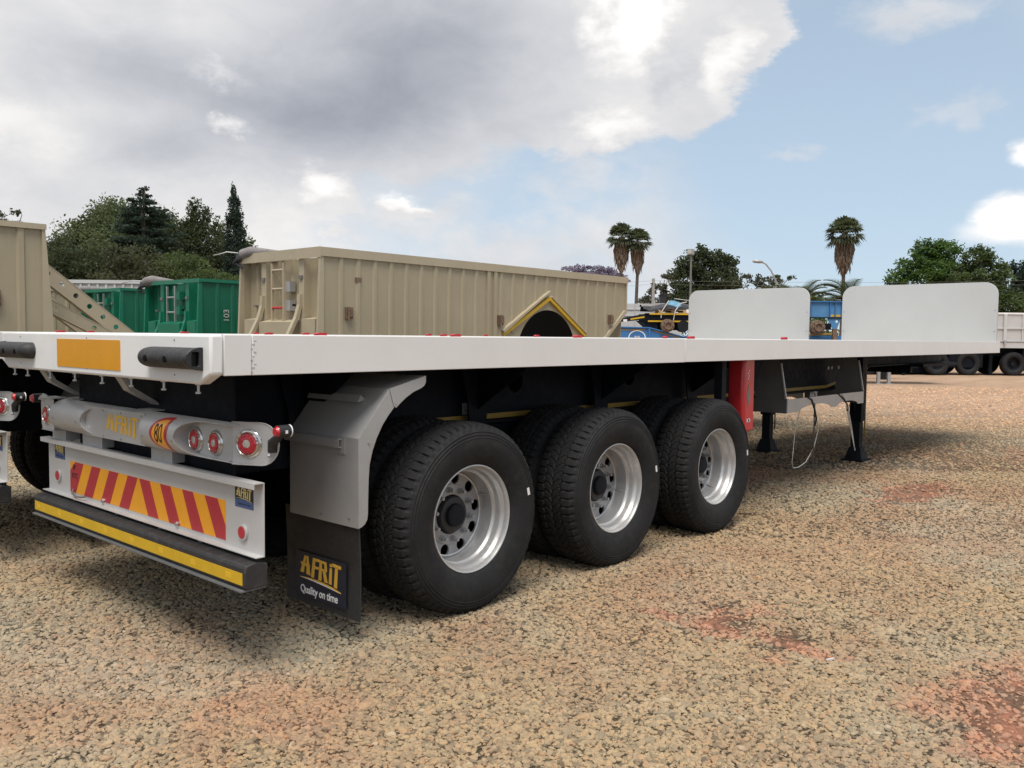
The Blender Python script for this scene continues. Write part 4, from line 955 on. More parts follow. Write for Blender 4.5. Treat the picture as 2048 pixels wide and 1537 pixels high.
    if arch: MB().box(.72, .84, .0, .034, 2.42, 2.50).build('latch', 'rust', T)
    if mark:
        text(mark, .19, lambda u, v, w: (mark_x+v*0+.0, -.004+w, 0) if 0 else (.62-v, .030-w-.03, 1.90+u), 'side_number', 'dull_white', T, sx=1.0)
    # floor, frame and wheels
    MB().box(.2, Ln-1.3, .5, Wd-.5, zb-.12, zb).build('floor_pan', mat, T)
    for y in (.75, Wd-.85): MB().box(-.3, Ln+(.6 if arms else -.3), y, y+.10, .78, zb-.12).build('frame_beam', chassis, T)
    for x in ((.9, 2.2) if not arch else (.9, 2.2, 3.5)):
        for y, fl in ((.12, False), (Wd-.12, True)): simple_wheel(T, x, y, .515, fl)
        MB().cyl((x, .2, .515), (x, Wd-.2, .515), .06, 12).build('axle', 'navy2', T)
    if roll:
        ya, yb_, rr = roll
        rl = MB(); rl.tube([(.0, ya, zt+.0), (.03, ya-.25, zt+.03), (.08, (ya+yb_)/2, zt+.02), (.12, yb_, zt-.02)], [rr, rr*1.08, rr*.7, rr*.3], 12)
        ro = rl.build('tarp_roll', 'tarp', T, smooth=50)
        MB().tube([(-.05, ya+.02, zt-.05), (-.10, ya+.12, zt-.16), (-.02, ya-.02, zt-.25)], [rr*.8, rr*.55, rr*.2], 10).build('tarp_flap', 'tarp_grey', ro, smooth=60)
        MB().tube([(-.1, ya+.0, zt+.02), (-.28, ya+.08, zt+.03), (-.36, ya+.2, zt-.01), (-.42, ya+.3, zt-.03)], .011, 6).build('crank_rod', 'guard', ro, smooth=60)
    return T
TA = tipper(6.85, 15.78, 8.77, 2.5, 2.965, 'tan', 'tan2', 'long tan side tipper with yellow trimmed wheel arch, behind the white deck', arch=(5.95, 2.09, 1.02), roll=(2.42, 1.3, .10), latches=((.57, 1.88), (4.4, 1.84), (8.25, 1.94)))
TB = tipper(-6.6, 2.50, 8.60, 2.5, 2.875, 'tan', 'tan2', 'tan side tipper cut off by the left frame edge, holed drawbar arms at its front', rear=False, cutfront=False, rail=.07, latches=((8.5, 1.92),))
# its pair of drilled arms running down to the coupling
def arm(p0, p1, h0, h1, y, nh, parent, th=.10):
    (xa, za), (xb, zb_) = p0, p1; Ln = math.hypot(xb-xa, zb_-za); dx_, dz_ = (xb-xa)/Ln, (zb_-za)/Ln
    lp = [(0, h0/2), (0, -h0/2), (Ln*.5, -h0*.5), (Ln, -h1/2), (Ln, h1/2)]
    hs = [circ(.18+i*(Ln-.35)/(nh-1), 0.0, .036, 14) for i in range(nh)]
    o = shape2d([lp]+hs, .012, lambda u, v, w: (xa+dx_*u-dz_*v*-0-dz_*v*0+(-dz_)*v*-1*0+(-dz_)*v, y+w, za+dz_*u+dx_*v), 'drawbar_arm', 'tan2', parent)
    fl = MB()
    for s_ in (1, -1):
        q = [(0, s_*h0/2), (Ln, s_*h1/2)]
        a = (xa+(-dz_)*q[0][1], za+dx_*q[0][1]); b_ = (xb+(-dz_)*q[1][1], zb_+dx_*q[1][1])
        fl.prism([a, b_, (b_[0], b_[1]+.012*s_), (a[0], a[1]+.012*s_)], 'y', y-.01, y+th)
    fl.build('arm_flange', 'tan2', o)
arm((9.20, 2.40), (11.1, .92), .19, .19, .62, 10, TB); arm((9.22, 1.90), (11.0, .98), .15, .12, .45, 7, TB)
arm((9.20, 2.40), (11.1, .92), .19, .19, 1.8, 10, TB)
TG = tipper(7.60, 16.2, 14.16, 2.5, 2.68, 'green', 'green2', 'green side tipper left of the long tan one, nearer of the two green', rail=.07, roll=(2.5, 1.3, .11), mark='103', cutfront=False)
TH = tipper(8.45, 16.8, 19.87, 2.5, 2.69, 'green', 'green2', 'green side tipper farther off, half hidden behind the holed drawbar arms', rail=.07, roll=(2.7, .9, .09), cutfront=False)
TC = tipper(-1.0, 8.55, 22.7, 2.5, 2.80, 'tan', 'tan2', 'distant tan side tipper seen between the drawbar arms and green tipper', rear=False, cutfront=False)
# white tipper far behind
def white_tipper():
    T = empty('white_tipper_trailer', (10.1, 26.5, 0), R(-48.1)); tag(T, 'white ribbed tipper body just showing above the green tippers', 'tipper trailer')
    MB().box(-1.5, 3.4, 0, 2.5, 1.15, 3.22).build('tipper_body', 'wall', T)
    MB().box(-1.55, 3.45, -.06, 2.56, 3.22, 3.34).build('top_rail', 'board', T)
    for i in range(16): MB().box(-1.4+i*.3, -1.32+i*.3, -.04, 0, 1.2, 3.2).build('rib', 'wall', T)
    for y in (.4, 2.0): MB().box(-1.3, 3.2, y, y+.1, .8, 1.15).build('frame_beam', 'navy', T)
    for x in (0, 1.3):
        for y, fl in ((.1, False), (2.4, True)): simple_wheel(T, x, y, .515, fl)
    T.location = (10.6, 28.9, 0)
white_tipper()
# ------------------------------------------------------------------ stacked blue and black trailers
RZ = R(-48.13)
def hubdrum(name, parent, x, z, y=-.35, r=.22, mat='rust'):
    mb = MB(); mb.lathe([(.0, .001), (.0, r*.45), (-.05, r*.5), (-.05, r*.62), (.02, r*.66), (.03, r), (.22, r*1.04), (.23, r*.95)], 28)
    o = mb.build(name, mat, parent, smooth=30); o.location = (x, y, z)
    for i in range(8):
        a = R(45*i); MB().cyl((r*.8*math.cos(a), .03, r*.8*math.sin(a)), (r*.8*math.cos(a), -.03, r*.8*math.sin(a)), .018, 6).build('stud', 'dgrey', o)
    return o
B1 = empty('blue_chassis_trailer', (22.79, 14.37, 0), RZ); tag(B1, 'low blue trailer chassis with white ring emblem, right of the tan tipper', 'trailer')
for y in (.0, 1.6):
    MB().prism([(-1.2, 1.05), (3.6, 1.05), (3.6, 1.50), (2.6, 1.55), (1.45, 1.84), (-1.2, 1.88)], 'y', y, y+.02).build('side_beam', 'bluep', B1)
    MB().prism([(-1.2, 1.88), (1.45, 1.84), (2.6, 1.55), (3.6, 1.50), (3.6, 1.53), (2.6, 1.58), (1.46, 1.875), (-1.2, 1.91)], 'y', y-.06, y+.10).build('beam_flange', 'bluep', B1)
for x in (-.35, .25, 1.42): MB().box(x, x+.06, -.05, 0, 1.05, 1.85).build('stiffener', 'bluep', B1)
MB().box(-.8, -.05, -.01, .4, 1.9, 2.16).build('headstock', 'bluep', B1); MB().box(-.05, .35, -.03, .3, 1.90, 2.25).build('headstock', 'navy2', B1)
MB().prism([(.48, 1.79), (1.30, 1.81), (1.30, 1.765), (.48, 1.75)], 'y', -.008, -.002).build('reflective_tape', 'tape_dull', B1)
MB().prism([(1.6, 1.77), (2.5, 1.54), (2.5, 1.50), (1.6, 1.73)], 'y', -.008, -.002).build('reflective_tape', 'tape_dull', B1)
rg = MB(); n = 32; vs = []
for i in range(n):
    a = 2*math.pi*i/n
    for rr in (.265, .235):
        vs += [(1.03+rr*1.15*math.cos(a), -.012, 1.50+rr*math.sin(a))]
rg.add(vs, [(2*i, 2*((i+1) % n), 2*((i+1) % n)+1, 2*i+1) for i in range(n)]); eb = rg.build('ring_emblem', 'print_white', B1)
text('aa', .24, lambda u, v, w: (1.03+u, -.013-w, 1.53+v), 'emblem_letters', 'print_white', B1)
for x in (0.2, 1.6, 2.9):
    for y, fl in ((.05, False), (1.75, True)): simple_wheel(B1, x, y, .515, fl)
    MB().cyl((x, .1, .515), (x, 1.7, .515), .06, 10).build('axle', 'navy2', B1)
MB().box(-1.1, 3.5, .5, .6, .7, 1.06).build('frame_beam', 'navy', B1); MB().box(-1.1, 3.5, 1.2, 1.3, .7, 1.06).build('frame_beam', 'navy', B1)
B2 = empty('black_skeletal_trailer', (22.79, 14.37, 0), RZ); tag(B2, 'black skeletal trailer with yellow lines stacked above the blue chassis', 'trailer')
for y in (.05, 1.5):
    MB().box(1.30, 4.5, y, y+.02, 2.08, 2.34).build('side_beam', 'navy', B2)
    MB().box(1.30, 4.5, y-.04, y+.06, 2.34, 2.36).build('beam_flange', 'navy', B2); MB().box(1.30, 4.5, y-.04, y+.06, 2.06, 2.08).build('beam_flange', 'navy', B2)
MB().box(1.45, 4.5, -.003, .008, 2.31, 2.36).build('reflective_tape', 'tape', B2); MB().box(1.40, 4.5, -.003, .008, 2.06, 2.11).build('reflective_tape', 'tape', B2)
MB().prism([(.25, 2.02), (1.30, 2.14), (1.30, 2.34), (.25, 2.13)], 'y', .05, .09).build('neck_beam', 'navy2', B2)
MB().prism([(.80, 2.12), (1.28, 2.20), (1.28, 2.25), (.80, 2.17)], 'y', .035, .045).build('reflective_tape', 'tape', B2)
MB().prism([(1.0, 2.10), (1.45, 2.08), (1.7, 1.72), (1.45, 1.70)], 'y', .1, .2).build('suspension_arm', 'navy2', B2)
for x in (2.62,):
    MB().cyl((x, -.1, 1.92), (x, .4, 1.92), .20, 20).build('air_tank', 'navy2', B2)
MB().box(2.95, 3.2, 0, .3, 1.6, 2.06).build('hanger', 'navy2', B2); MB().box(1.5, 4.4, .3, .5, 1.78, 2.05).build('axle_beam', 'navy2', B2)
MB().box(.55, .68, .03, .049, 2.06, 2.14).build('white_tag', 'print_white', B2)
MB().box(1.55, 1.75, .1, .3, 1.50, 2.05).build('stack_block', 'navy2', B2); MB().box(3.0, 3.3, .1, .3, 1.53, 2.05).build('stack_block', 'navy2', B2)
hubdrum('brake_drum', B2, 2.04, 1.93)
PA = empty('wooden_pallet', (22.79, 14.37, 0), RZ); tag(PA, 'wooden pallet under the grey tarpaulin bundle on the black trailer', 'pallet')
for z in (2.36, 2.455): 
    for i in range(5): MB().box(1.75, 2.75, .02+i*.2, .14+i*.2, z, z+.025).build('slat', 'wood', PA)
for x in (1.78, 2.2, 2.62): MB().box(x, x+.11, .02, .94, 2.385, 2.455).build('block', 'wood', PA)
for i in range(2): MB().box(2.72+i*.13, 2.83+i*.13, .0, .02, 2.38, 2.50).build('white_label', 'print_white', PA)
def lumpy(name, x0, x1, y0, y1, z0, z1, mat, parent, amp=.12, n=28):
    vs = []; fs = []; m_ = 14
    for i in range(n+1):
        u = i/n; x = x0+(x1-x0)*u
        for j in range(m_+1):
            a = math.pi*j/m_; k_ = (math.sin(math.pi*min(max(u, .02), .98)))**.18
            y = (y0+y1)/2-math.cos(a)*(y1-y0)/2*k_; z = z0+(z1-z0)*math.sin(a)**.5*k_
            q = mnoise.noise(Vector((x*2.1, y*2.5, z*2+x0)))*amp+mnoise.noise(Vector((x*6, y*6, z*5)))*amp*.4
            vs.append((x, y-(q if j < m_/2 else 0), max(z0, z+q)))
    for i in range(n):
        for j in range(m_): a = i*(m_+1)+j; fs.append((a, a+1, a+m_+2, a+m_+1))
    return MB().add(vs, fs).build(name, mat, parent, smooth=30)
TP = empty('tarpaulin_bundle', (22.79, 14.37, 0), RZ); tag(TP, 'strapped heap of grey and blue tarpaulin lying on the pallet', 'tarpaulin')
lumpy('grey_sheet', 1.25, 3.2, -.02, 1.1, 2.44, 2.68, 'tarp_grey', TP, .10); lumpy('brown_sheet', 1.22, 2.3, .2, 1.0, 2.60, 2.72, 'tarp', TP, .06); lumpy('blue_sheet', 2.08, 2.6, .0, .8, 2.52, 2.80, 'tarp_blue', TP, .10)
MB().tube([(2.10, -.06, 2.80), (1.85, -.08, 2.40), (1.84, -.06, 2.2)], .018, 6).build('strap', 'strap', TP); MB().tube([(2.75, .1, 2.76), (2.5, -.02, 2.70), (2.32, -.08, 2.44), (2.27, -.05, 2.12)], .018, 6).build('strap', 'strap', TP)
MB().tube([(2.35, .3, 2.88), (2.9, .1, 2.80), (3.05, .0, 2.70)], .014, 6).build('pole', 'steel', TP)
bn = MB(); bn.prism([(1.90, 2.70), (2.10, 2.70), (2.13, 3.0), (1.88, 3.0)], 'y', .55, .8); bn.box(1.87, 2.15, .53, .82, 3.0, 3.03)
bo = bn.build('bin', 'black', None); bo.location = (22.79, 14.37, 0); bo.rotation_euler.z = RZ; tag(bo, 'small black bin perched on top of the tarpaulin heap', 'bin')
B3 = empty('blue_chassis_trailer', (30.32, 10.54, 0), RZ); tag(B3, 'light blue trailer chassis with brake drum, seen between the two white headboards', 'trailer')
MB().box(-2.6, 4.2, 0, .02, 2.36, 2.93).build('side_beam', 'bluel', B3); MB().box(-2.6, 4.2, 1.6, 1.62, 2.36, 2.93).build('side_beam', 'bluel', B3)
MB().box(-2.6, 4.2, -.08, .10, 2.93, 2.97).build('beam_flange', 'bluep', B3); MB().box(-2.6, 4.2, -.08, .10, 2.32, 2.36).build('beam_flange', 'navy2', B3)
for x in (-1.6, .18, .90, 1.10, 1.34, 3.0): MB().box(x, x+.03, -.06, 0, 2.36, 2.93).build('stiffener', 'bluep', B3)
for a, b_ in ((-.4, .17), (.93, 1.09), (1.13, 1.33)): MB().box(a, b_, -.006, 0, 2.38, 2.46).build('reflective_tape', 'tape', B3)
vh = shape2d([[(.80, 2.33), (1.34, 2.33), (1.20, 1.92), (1.02, 1.92)], circ(1.18, 2.20, .05, 14)], .02, lambda u, v, w: (u, -.03+w, v), 'spring_hanger', 'bluel', B3)
hubdrum('brake_drum', B3, .37, 1.97, -.40, .26, 'rust')
MB().cyl((.37, -.2, 1.97), (.37, 1.8, 1.97), .08, 12).build('axle', 'navy2', B3); MB().box(.5, .95, -.1, .2, 1.88, 2.12).build('air_bag', 'navy', B3)
MB().prism([(-.2, 1.70), (.95, 1.76), (.95, 1.70), (-.2, 1.64)], 'y', -.2, -.1).build('lower_rail', 'tape_dull', B3); MB().box(-2.4, 4.0, .0, .1, 1.2, 1.66).build('lower_beam', 'bluep', B3)
MB().box(1.02, 1.18, -.12, .02, 1.2, 1.92).build('stack_post', 'rust', B3); MB().box(-1.4, -1.2, .0, .2, 0, 1.2).build('stack_post', 'navy2', B3); MB().box(3, 3.2, .0, .2, 0, 1.2).build('stack_post', 'navy2', B3)
for x in (-1.0, .3, 1.6): simple_wheel(B3, x, .1, .515)
# ------------------------------------------------------------------ drop-side trailer and others on the right
D = empty('dropside_trailer', (40.7, 6.44, 0), RZ); tag(D, 'grey drop-side trailer at the right frame edge behind the headboard', 'trailer')
MB().box(-.6, 9, 0, .03, 1.46, 2.72).build('side_gate', 'plate', D); MB().box(-.6, 9, 2.4, 2.43, 1.46, 2.72).build('side_gate', 'board', D)
MB().box(-.65, 9, -.04, .06, 2.70, 2.77).build('top_rail', 'white', D); MB().box(-.65, 9, -.05, .02, 2.05, 2.10).build('gate_rail', 'plate', D); MB().box(-.65, 9, -.05, .02, 1.50, 1.54).build('gate_rail', 'plate', D)
for x in (.38, 2.6, 4.8): 
    MB().box(x, x+.13, -.08, 0, 1.5, 2.7).build('gate_post', 'board', D); MB().box(x+.02, x+.10, -.12, -.05, 1.38, 1.56).build('gate_latch', 'steel', D)
for x in (1.2, 3.4): MB().box(x, x+.05, -.04, 0, 1.5, 2.7).build('gate_rib', 'plate', D)
MB().box(-5.6, 9, -.02, 2.45, 1.22, 1.46).build('deck', 'plate', D); MB().box(-5.4, 9, .6, .75, .85, 1.22).build('frame_beam', 'navy', D); MB().box(-5.4, 9, 1.7, 1.85, .85, 1.22).build('frame_beam', 'navy', D)
for x in (-1.05, .95, 2.2): 
    simple_wheel(D, x, .05, .515); simple_wheel(D, x, 2.38, .515, True)
MB().box(-.0, .14, .3, .45, 0.02, 1.2).build('landing_leg', 'navy', D); MB().box(-.12, .26, .2, .55, 0, .03).build('leg_foot', 'navy', D)
MB().box(-1.9, -.4, .1, 2.2, .35, 1.2).build('tool_locker', 'navy', D); MB().box(1.35, 1.75, .1, 2.2, .4, 1.2).build('tool_locker', 'navy', D); MB().box(-5.2, -1.9, .2, 2.2, .06, 1.2).build('side_tank', 'navy', D); MB().box(-5.6, 9, 2.2, 2.3, .50, 1.2).build('side_guard', 'navy', D); MB().box(2.6, 6, .2, 2.1, .1, 1.2).build('side_tank', 'navy', D)
D2 = empty('parked_trailer', (38.6, 8.2, 0), RZ); tag(D2, 'dark trailer parked behind the landing leg, its legs on the far gravel', 'trailer')
MB().box(-4.2, .8, 0, 2.4, 1.2, 1.42).build('deck', 'navy2', D2); MB().box(-4.2, .6, .5, .65, .8, 1.2).build('frame_beam', 'navy', D2); MB().box(-2.6, -.7, .1, 2.0, .3, 1.2).build('side_tank', 'navy', D2)
for x in (-3.6, -2.9, .1): simple_wheel(D2, x, .05, .515); simple_wheel(D2, x, 2.35, .515, True)
MB().box(-1.5, -1.4, -.2, -.08, 0, 1.2).build('landing_leg', 'navy', D2); MB().box(-1.5, -1.4, 1.8, 1.9, 0, 1.2).build('landing_leg', 'navy', D2)
D3 = empty('skeletal_trailer', (29.1, 7.2, 0), RZ); tag(D3, 'parked trailer with two thin landing legs, nearer than the far row', 'trailer')
for x in (-.15, .21): MB().box(x-.05, x+.05, -.05, .05, 0.012, 1.15).build('landing_leg', 'guard', D3); MB().box(x-.13, x+.13, -.12, .12, 0, .014).build('leg_foot', 'guard', D3)
MB().box(-.5, .25, -.08, .1, .80, 1.0).build('leg_brace', 'navy2', D3); MB().box(-6.5, 2.2, -.3, -.15, 1.10, 1.32).build('frame_beam', 'navy', D3); MB().box(-6.5, 2.2, .9, 1.05, 1.10, 1.32).build('frame_beam', 'navy', D3); MB().box(-6.5, 2.2, -.5, 1.2, 1.32, 1.40).build('deck', 'navy2', D3)
for x in (-5.5, -4.2): simple_wheel(D3, x, -.6, .515); simple_wheel(D3, x, 1.3, .515, True)
WB = empty('white_trailer_body', (26.61, 16.17, 0), RZ); tag(WB, 'white panelled trailer body just right of the tan tipper', 'trailer')
MB().box(-1.5, .95, 0, 2.4, 1.0, 2.84).build('body', 'board', WB)
for x in (-.9, .28, .92): MB().box(x, x+.03, -.03, 0, 1.0, 2.84).build('upright', 'plate', WB)
for z in (2.35, 2.60): MB().box(-1.5, .95, -.03, 0, z, z+.02).build('rail', 'plate', WB)
MB().box(1.1, 2.2, .4, .45, 1.55, 2.20).build('front_guard', 'wall', WB); MB().box(-1.4, 2.2, .5, .6, .75, 1.0).build('frame_beam', 'navy', WB)
for x in (-.6, 1.4): simple_wheel(WB, x, .1, .515); simple_wheel(WB, x, 2.3, .515, True)
# ------------------------------------------------------------------ poles and wires
fl = empty('floodlight_pole', (38.1, 20.1, 0)); tag(fl, 'slim floodlight pole in front of the dark round tree', 'lamp pole')
MB().cyl((0, 0, 0), (0, 0, 6.0), .07, 10, r2=.045).build('pole', 'dgrey', fl, smooth=40); MB().box(-.16, .10, -.12, .14, 5.85, 6.12).build('floodlight', 'guard', fl); MB().box(-.165, -.155, -.09, .10, 5.90, 6.08).build('lamp_glass', 'clearlens', fl)
lp_ = empty('street_lamp', (55.15, 23.46, 0)); tag(lp_, 'street lamp with curved arm leaning over the first headboard', 'street lamp')
MB().tube([(0, 0, 0), (0, 0, 4.6), (.03, -.1, 5.4), (-.08, .25, 6.2), (-.33, .55, 6.68), (-.55, .80, 6.82)], [.10, .08, .06, .055, .05, .045], 8).build('pole', 'concrete', lp_, smooth=50)
MB().tube([(-.45, .68, 6.80), (-.6, .85, 6.84), (-.85, 1.15, 6.88), (-.95, 1.25, 6.86)], [.05, .13, .14, .03], 8).build('lamp_head', 'guard', lp_, smooth=50)
up_ = empty('utility_pole', (49.6, 29.76, 0)); tag(up_, 'grey utility pole left of the dark round tree', 'pole')
MB().cyl((0, 0, 0), (0, 0, 5.6), .14, 10, r2=.10).build('pole', 'concrete', up_, smooth=40); MB().box(-.3, .3, -.05, .05, 5.2, 5.28).build('crossarm', 'bark', up_)
wi = MB()
for z, zz in ((5.45, 6.3), (5.2, 6.0)):
    a, b_ = Vector((49.6, 29.76, z)), Vector((72, -8, zz)); wi.tube([a.lerp(b_, q/14)-Vector((0, 0, .5*math.sin(math.pi*q/14))) for q in range(15)], .007, 4)
    a, b_ = Vector((49.6, 29.76, z)), Vector((40, 45, z-.2)); wi.tube([a.lerp(b_, q/8)-Vector((0, 0, .3*math.sin(math.pi*q/8))) for q in range(9)], .007, 4)
tag(wi.build('overhead_wire', 'dgrey'), 'thin overhead wires running right from the utility pole', 'wire')
tag(MB().prism([(2.16, -1.71), (2.205, -1.728), (2.208, -1.718), (2.168, -1.70)], 'z', .010, .017).build('twig', 'strap'), 'pale splinter lying on the gravel at lower right', 'splinter')
# ------------------------------------------------------------------ vegetation
def leaves(centres, size, mat, name, parent, up_bias=0., long=1.):
    """many small leaf faces at the given centres"""
    n = len(centres); nr = rng.normal(size=(n, 3)); nr[:, 2] += up_bias; nr /= np.linalg.norm(nr, axis=1)[:, None]
    t_ = rng.normal(size=(n, 3)); a = np.cross(nr, t_); a /= np.linalg.norm(a, axis=1)[:, None]; b_ = np.cross(nr, a)
    s_ = (size*rng.uniform(.6, 1.4, n))[:, None]
    bend_ = nr*s_*rng.uniform(-.3, .3, n)[:, None]
    v = np.stack([centres-a*s_*long, centres-b_*s_*.6+bend_, centres+a*s_*long, centres+b_*s_*.6+bend_], 1).reshape(-1, 3)
    f = np.arange(4*n).reshape(-1, 4)
    o = bpy.data.objects.new(name, np_mesh(name, v, f, mat)); return link(o, parent)
def crown_pts(blobs, n, clump=26, cs=.24, shell=.55):
    out = []; wt = np.array([b_[3]*b_[4]+b_[3]*b_[5]+b_[4]*b_[5] for b_ in blobs]); wt = wt/wt.sum()
    for b_, w in zip(blobs, wt):
        c = np.array(b_[:3]); r = np.array(b_[3:6]); k_ = max(5, int(clump)); m_ = int(n*w)
        dv = rng.normal(size=(k_, 3)); dv /= np.linalg.norm(dv, axis=1)[:, None]; cc = dv*rng.uniform(shell, 1.0, (k_, 1))
        sz = rng.uniform(.6, 1.35, k_)
        idx = rng.integers(0, k_, m_); q = rng.normal(size=(m_, 3)); q /= np.linalg.norm(q, axis=1)[:, None]; q *= (rng.random((m_, 1))**.45)
        out.append(c+(cc[idx]+q*cs*1.7*sz[idx][:, None])*r)
    return np.concatenate(out)
def tree(name, label, cat, base, blobs, n, leaf, mat, trunk_r=.22, group=None, clump=26, cs=.24, limbs=5, up_bias=.3):
    T = empty(name, (base[0], base[1], 0)); tag(T, label, cat, group)
    o_ = np.array([base[0], base[1], 0]); bl = [(b_[0]-base[0], b_[1]-base[1], *b_[2:]) for b_ in blobs]
    zt = max(b_[2] for b_ in bl)
    tk = MB(); tk.tube([(0, 0, 0), (.1, .05, zt*.35), (-.05, .1, zt*.7), (bl[0][0]*.6, bl[0][1]*.6, zt)], [trunk_r, trunk_r*.8, trunk_r*.5, trunk_r*.2], 8)
    to_ = tk.build('trunk', 'bark', T, smooth=50)
    for i in range(limbs):
        b_ = bl[i % len(bl)]; dv = rng.normal(size=3)*.5
        e_ = (b_[0]+dv[0]*b_[3], b_[1]+dv[1]*b_[4], b_[2]+dv[2]*b_[5]*.6); z0 = zt*(.25+.09*i)
        MB().tube([(0, .05, z0), (e_[0]*.45, e_[1]*.45, z0+(e_[2]-z0)*.6), e_], [trunk_r*.4, trunk_r*.25, .03], 6).build('limb', 'bark', T, smooth=50)
    leaves(crown_pts(bl, n, clump, cs), leaf, mat, 'crown', T, up_bias)
    return T
G_L = 'trees on the left skyline'
tree('eucalyptus_tree', 'broad rounded olive-green tree with lumpy crown at left, left of the layered cedar', 'tree', (39, 90), [(39.05, 90.2, 13.41, 2.65, 2.65, 2.4), (37.58, 91.71, 11.8, 2.39, 2.39, 2.2), (36.13, 93.24, 10.72, 2.65, 2.65, 2.2), (42.46, 89.38, 13.0, 2.98, 2.98, 2.1), (38.75, 87.25, 10.05, 3.64, 3.64, 3.12), (34.55, 91.84, 8.95, 2.08, 2.08, 2.6), (43.87, 87.72, 11.9, 2.44, 2.44, 2.1), (40, 90, 6.5, 6, 5, 3)], 42000, .15, 'l_euc', .4, G_L, clump=46, cs=.27)
tree('poplar_tree', 'soft brownish green tree between the cedar and the cypress', 'tree', (42.5, 79.6), [(42.96, 79.77, 12.9, 1.3, 1.3, 1.9), (42.3, 79.7, 11.7, 1.3, 1.3, 1.3), (42.95, 79.6, 10.45, 2.54, 2.54, 2.3), (41.58, 81.09, 9.92, 2.54, 2.54, 2.28), (43.92, 78.39, 8.95, 2.54, 2.54, 2.03), (42.19, 78.73, 7.84, 3.01, 3.01, 1.51), (42.5, 79.5, 5, 4, 3, 2.5)], 28000, .13, 'l_dark', .3, G_L, clump=44, cs=.26)
tree('slender_tree', 'thin green tree showing on both sides behind the cypress', 'tree', (47.8, 80), [(48.53, 79.41, 10.6, .85, .85, 1.1), (48.66, 79.14, 9.1, 1.06, 1.06, 1.49), (46.48, 81.88, 12.4, .9, .9, 1.2), (46.6, 81.5, 9.5, 1.6, 1.4, 2.4), (47.5, 80.5, 6, 2.5, 2, 2.5)], 6500, .13, 'l_mid', .2, G_L)
tree('cypress_tree', 'tall narrow dark cypress, right end of the left tree group', 'tree', (43.75, 74.3), [(43.79, 74.54, 15.25, .26, .26, .8), (43.78, 74.45, 14.1, .56, .56, 1.0), (43.76, 74.35, 12.6, .88, .88, 1.28), (43.74, 74.24, 10.8, 1.08, 1.08, 1.6), (43.7, 74.11, 8.9, 1.32, 1.32, 1.7), (43.69, 74.01, 7.0, 1.37, 1.37, 1.5), (43.7, 74, 4.5, 1.3, 1.3, 2)], 20000, .10, 'l_cedar', .2, G_L, clump=60, cs=.24, up_bias=0)
cb = []
for z, hw in ((14.6, .35), (14.1, .75), (13.5, 1.35), (12.8, 1.9), (12.2, 2.7), (11.5, 2.6), (10.7, 3.1), (9.9, 3.3), (9.0, 3.6), (8.1, 3.8), (7.0, 3.9)):
    na_ = 4 if hw < 1 else 7
    for q in range(na_):
        a = 2*math.pi*(q+rng.random()*.7)/na_; L_ = hw*rng.uniform(.75, 1.15)
        cb.append((35.5+math.cos(a)*L_*.62, 75.95+math.sin(a)*L_*.62, z+rng.uniform(-.15, .25), abs(math.cos(a))*L_*.42+.22, abs(math.sin(a))*L_*.42+.22, .13+.05*hw))
cb.append((35.5, 75.95, 9.5, 1.5, 1.5, 3.6))
tree('cedar_tree', 'dark blue-green cedar with flat layered boughs and spiky top', 'tree', (35.5, 75.95), cb, 24000, .11, 'l_cedar', .35, G_L, clump=9, cs=.34, limbs=7, up_bias=.8)
tree('leafy_tree', 'tree tips poking above the tan tipper at the far left edge', 'tree', (23, 75), [(23.0, 74.83, 10.7, .9, .9, .5), (23.91, 73.89, 11.09, .40, .40, .32), (22.26, 75.65, 10.05, 1.21, 1.21, 1.05), (23.4, 74.34, 9.9, 1.1, 1.1, .8), (22.8, 75, 7.5, 2.5, 2, 1.8)], 4200, .13, 'l_dark', .2, G_L, clump=12)
tree('green_bush', 'mid-green bush rising behind the tops of the holed arms', 'bush', (23.6, 62), [(23.02, 62.55, 7.17, 1.29, 1.29, 1.07), (24.2, 61.19, 6.65, 1.79, 1.79, 1.14), (22.97, 62.48, 5.74, 1.43, 1.43, 1.07), (24.88, 60.35, 5.59, 2.15, 2.15, .93), (23.8, 61.6, 3.6, 3, 2.4, 2)], 11000, .10, 'l_dark', .15, G_L)
tree('green_bush', 'brownish bush above the farther green tipper', 'bush', (25.9, 56.4), [(25.22, 57.06, 6.69, 1.52, 1.52, .9), (26.36, 55.76, 6.36, 1.73, 1.73, .9), (25.17, 57.01, 5.48, 2.08, 2.08, .83), (27.26, 54.69, 5.51, 2.08, 2.08, .83), (26, 56, 3.5, 3, 2.6, 2)], 11000, .10, 'l_bush', .15, G_L)
tree('green_bush', 'low olive bush above the nearer green tipper', 'bush', (27.6, 51.4), [(26.54, 52.54, 6.22, 1.34, 1.34, .8), (27.31, 51.66, 5.9, 1.0, 1.0, .74), (27.85, 51.0, 5.24, 2.01, 2.01, .6), (28.95, 49.74, 4.92, 1.67, 1.67, .54), (28, 51, 3.2, 3, 2.4, 1.9)], 9000, .09, 'l_mid', .15, G_L)
G_R = 'trees on the right skyline'
tree('round_dark_tree', 'dark round tree behind the floodlight pole', 'tree', (61, 32.2), [(60.88, 32.4, 8.24, .70, .70, .89), (60.31, 32.97, 7.42, 1.30, 1.30, 1.0), (61.54, 31.63, 7.75, 1.1, 1.1, .9), (62.33, 30.7, 7.35, .7, .7, .75), (60.0, 33.21, 6.21, 1.37, 1.37, 1.21), (61.49, 31.56, 6.23, 1.82, 1.82, 1.21), (60.5, 32.56, 5.01, 1.94, 1.94, 1.05), (62.6, 30.4, 6.1, .65, .65, .65), (61, 32, 3.4, 2, 2, 1.5)], 19000, .115, 'l_dark', .25, G_R, clump=30, cs=.26)
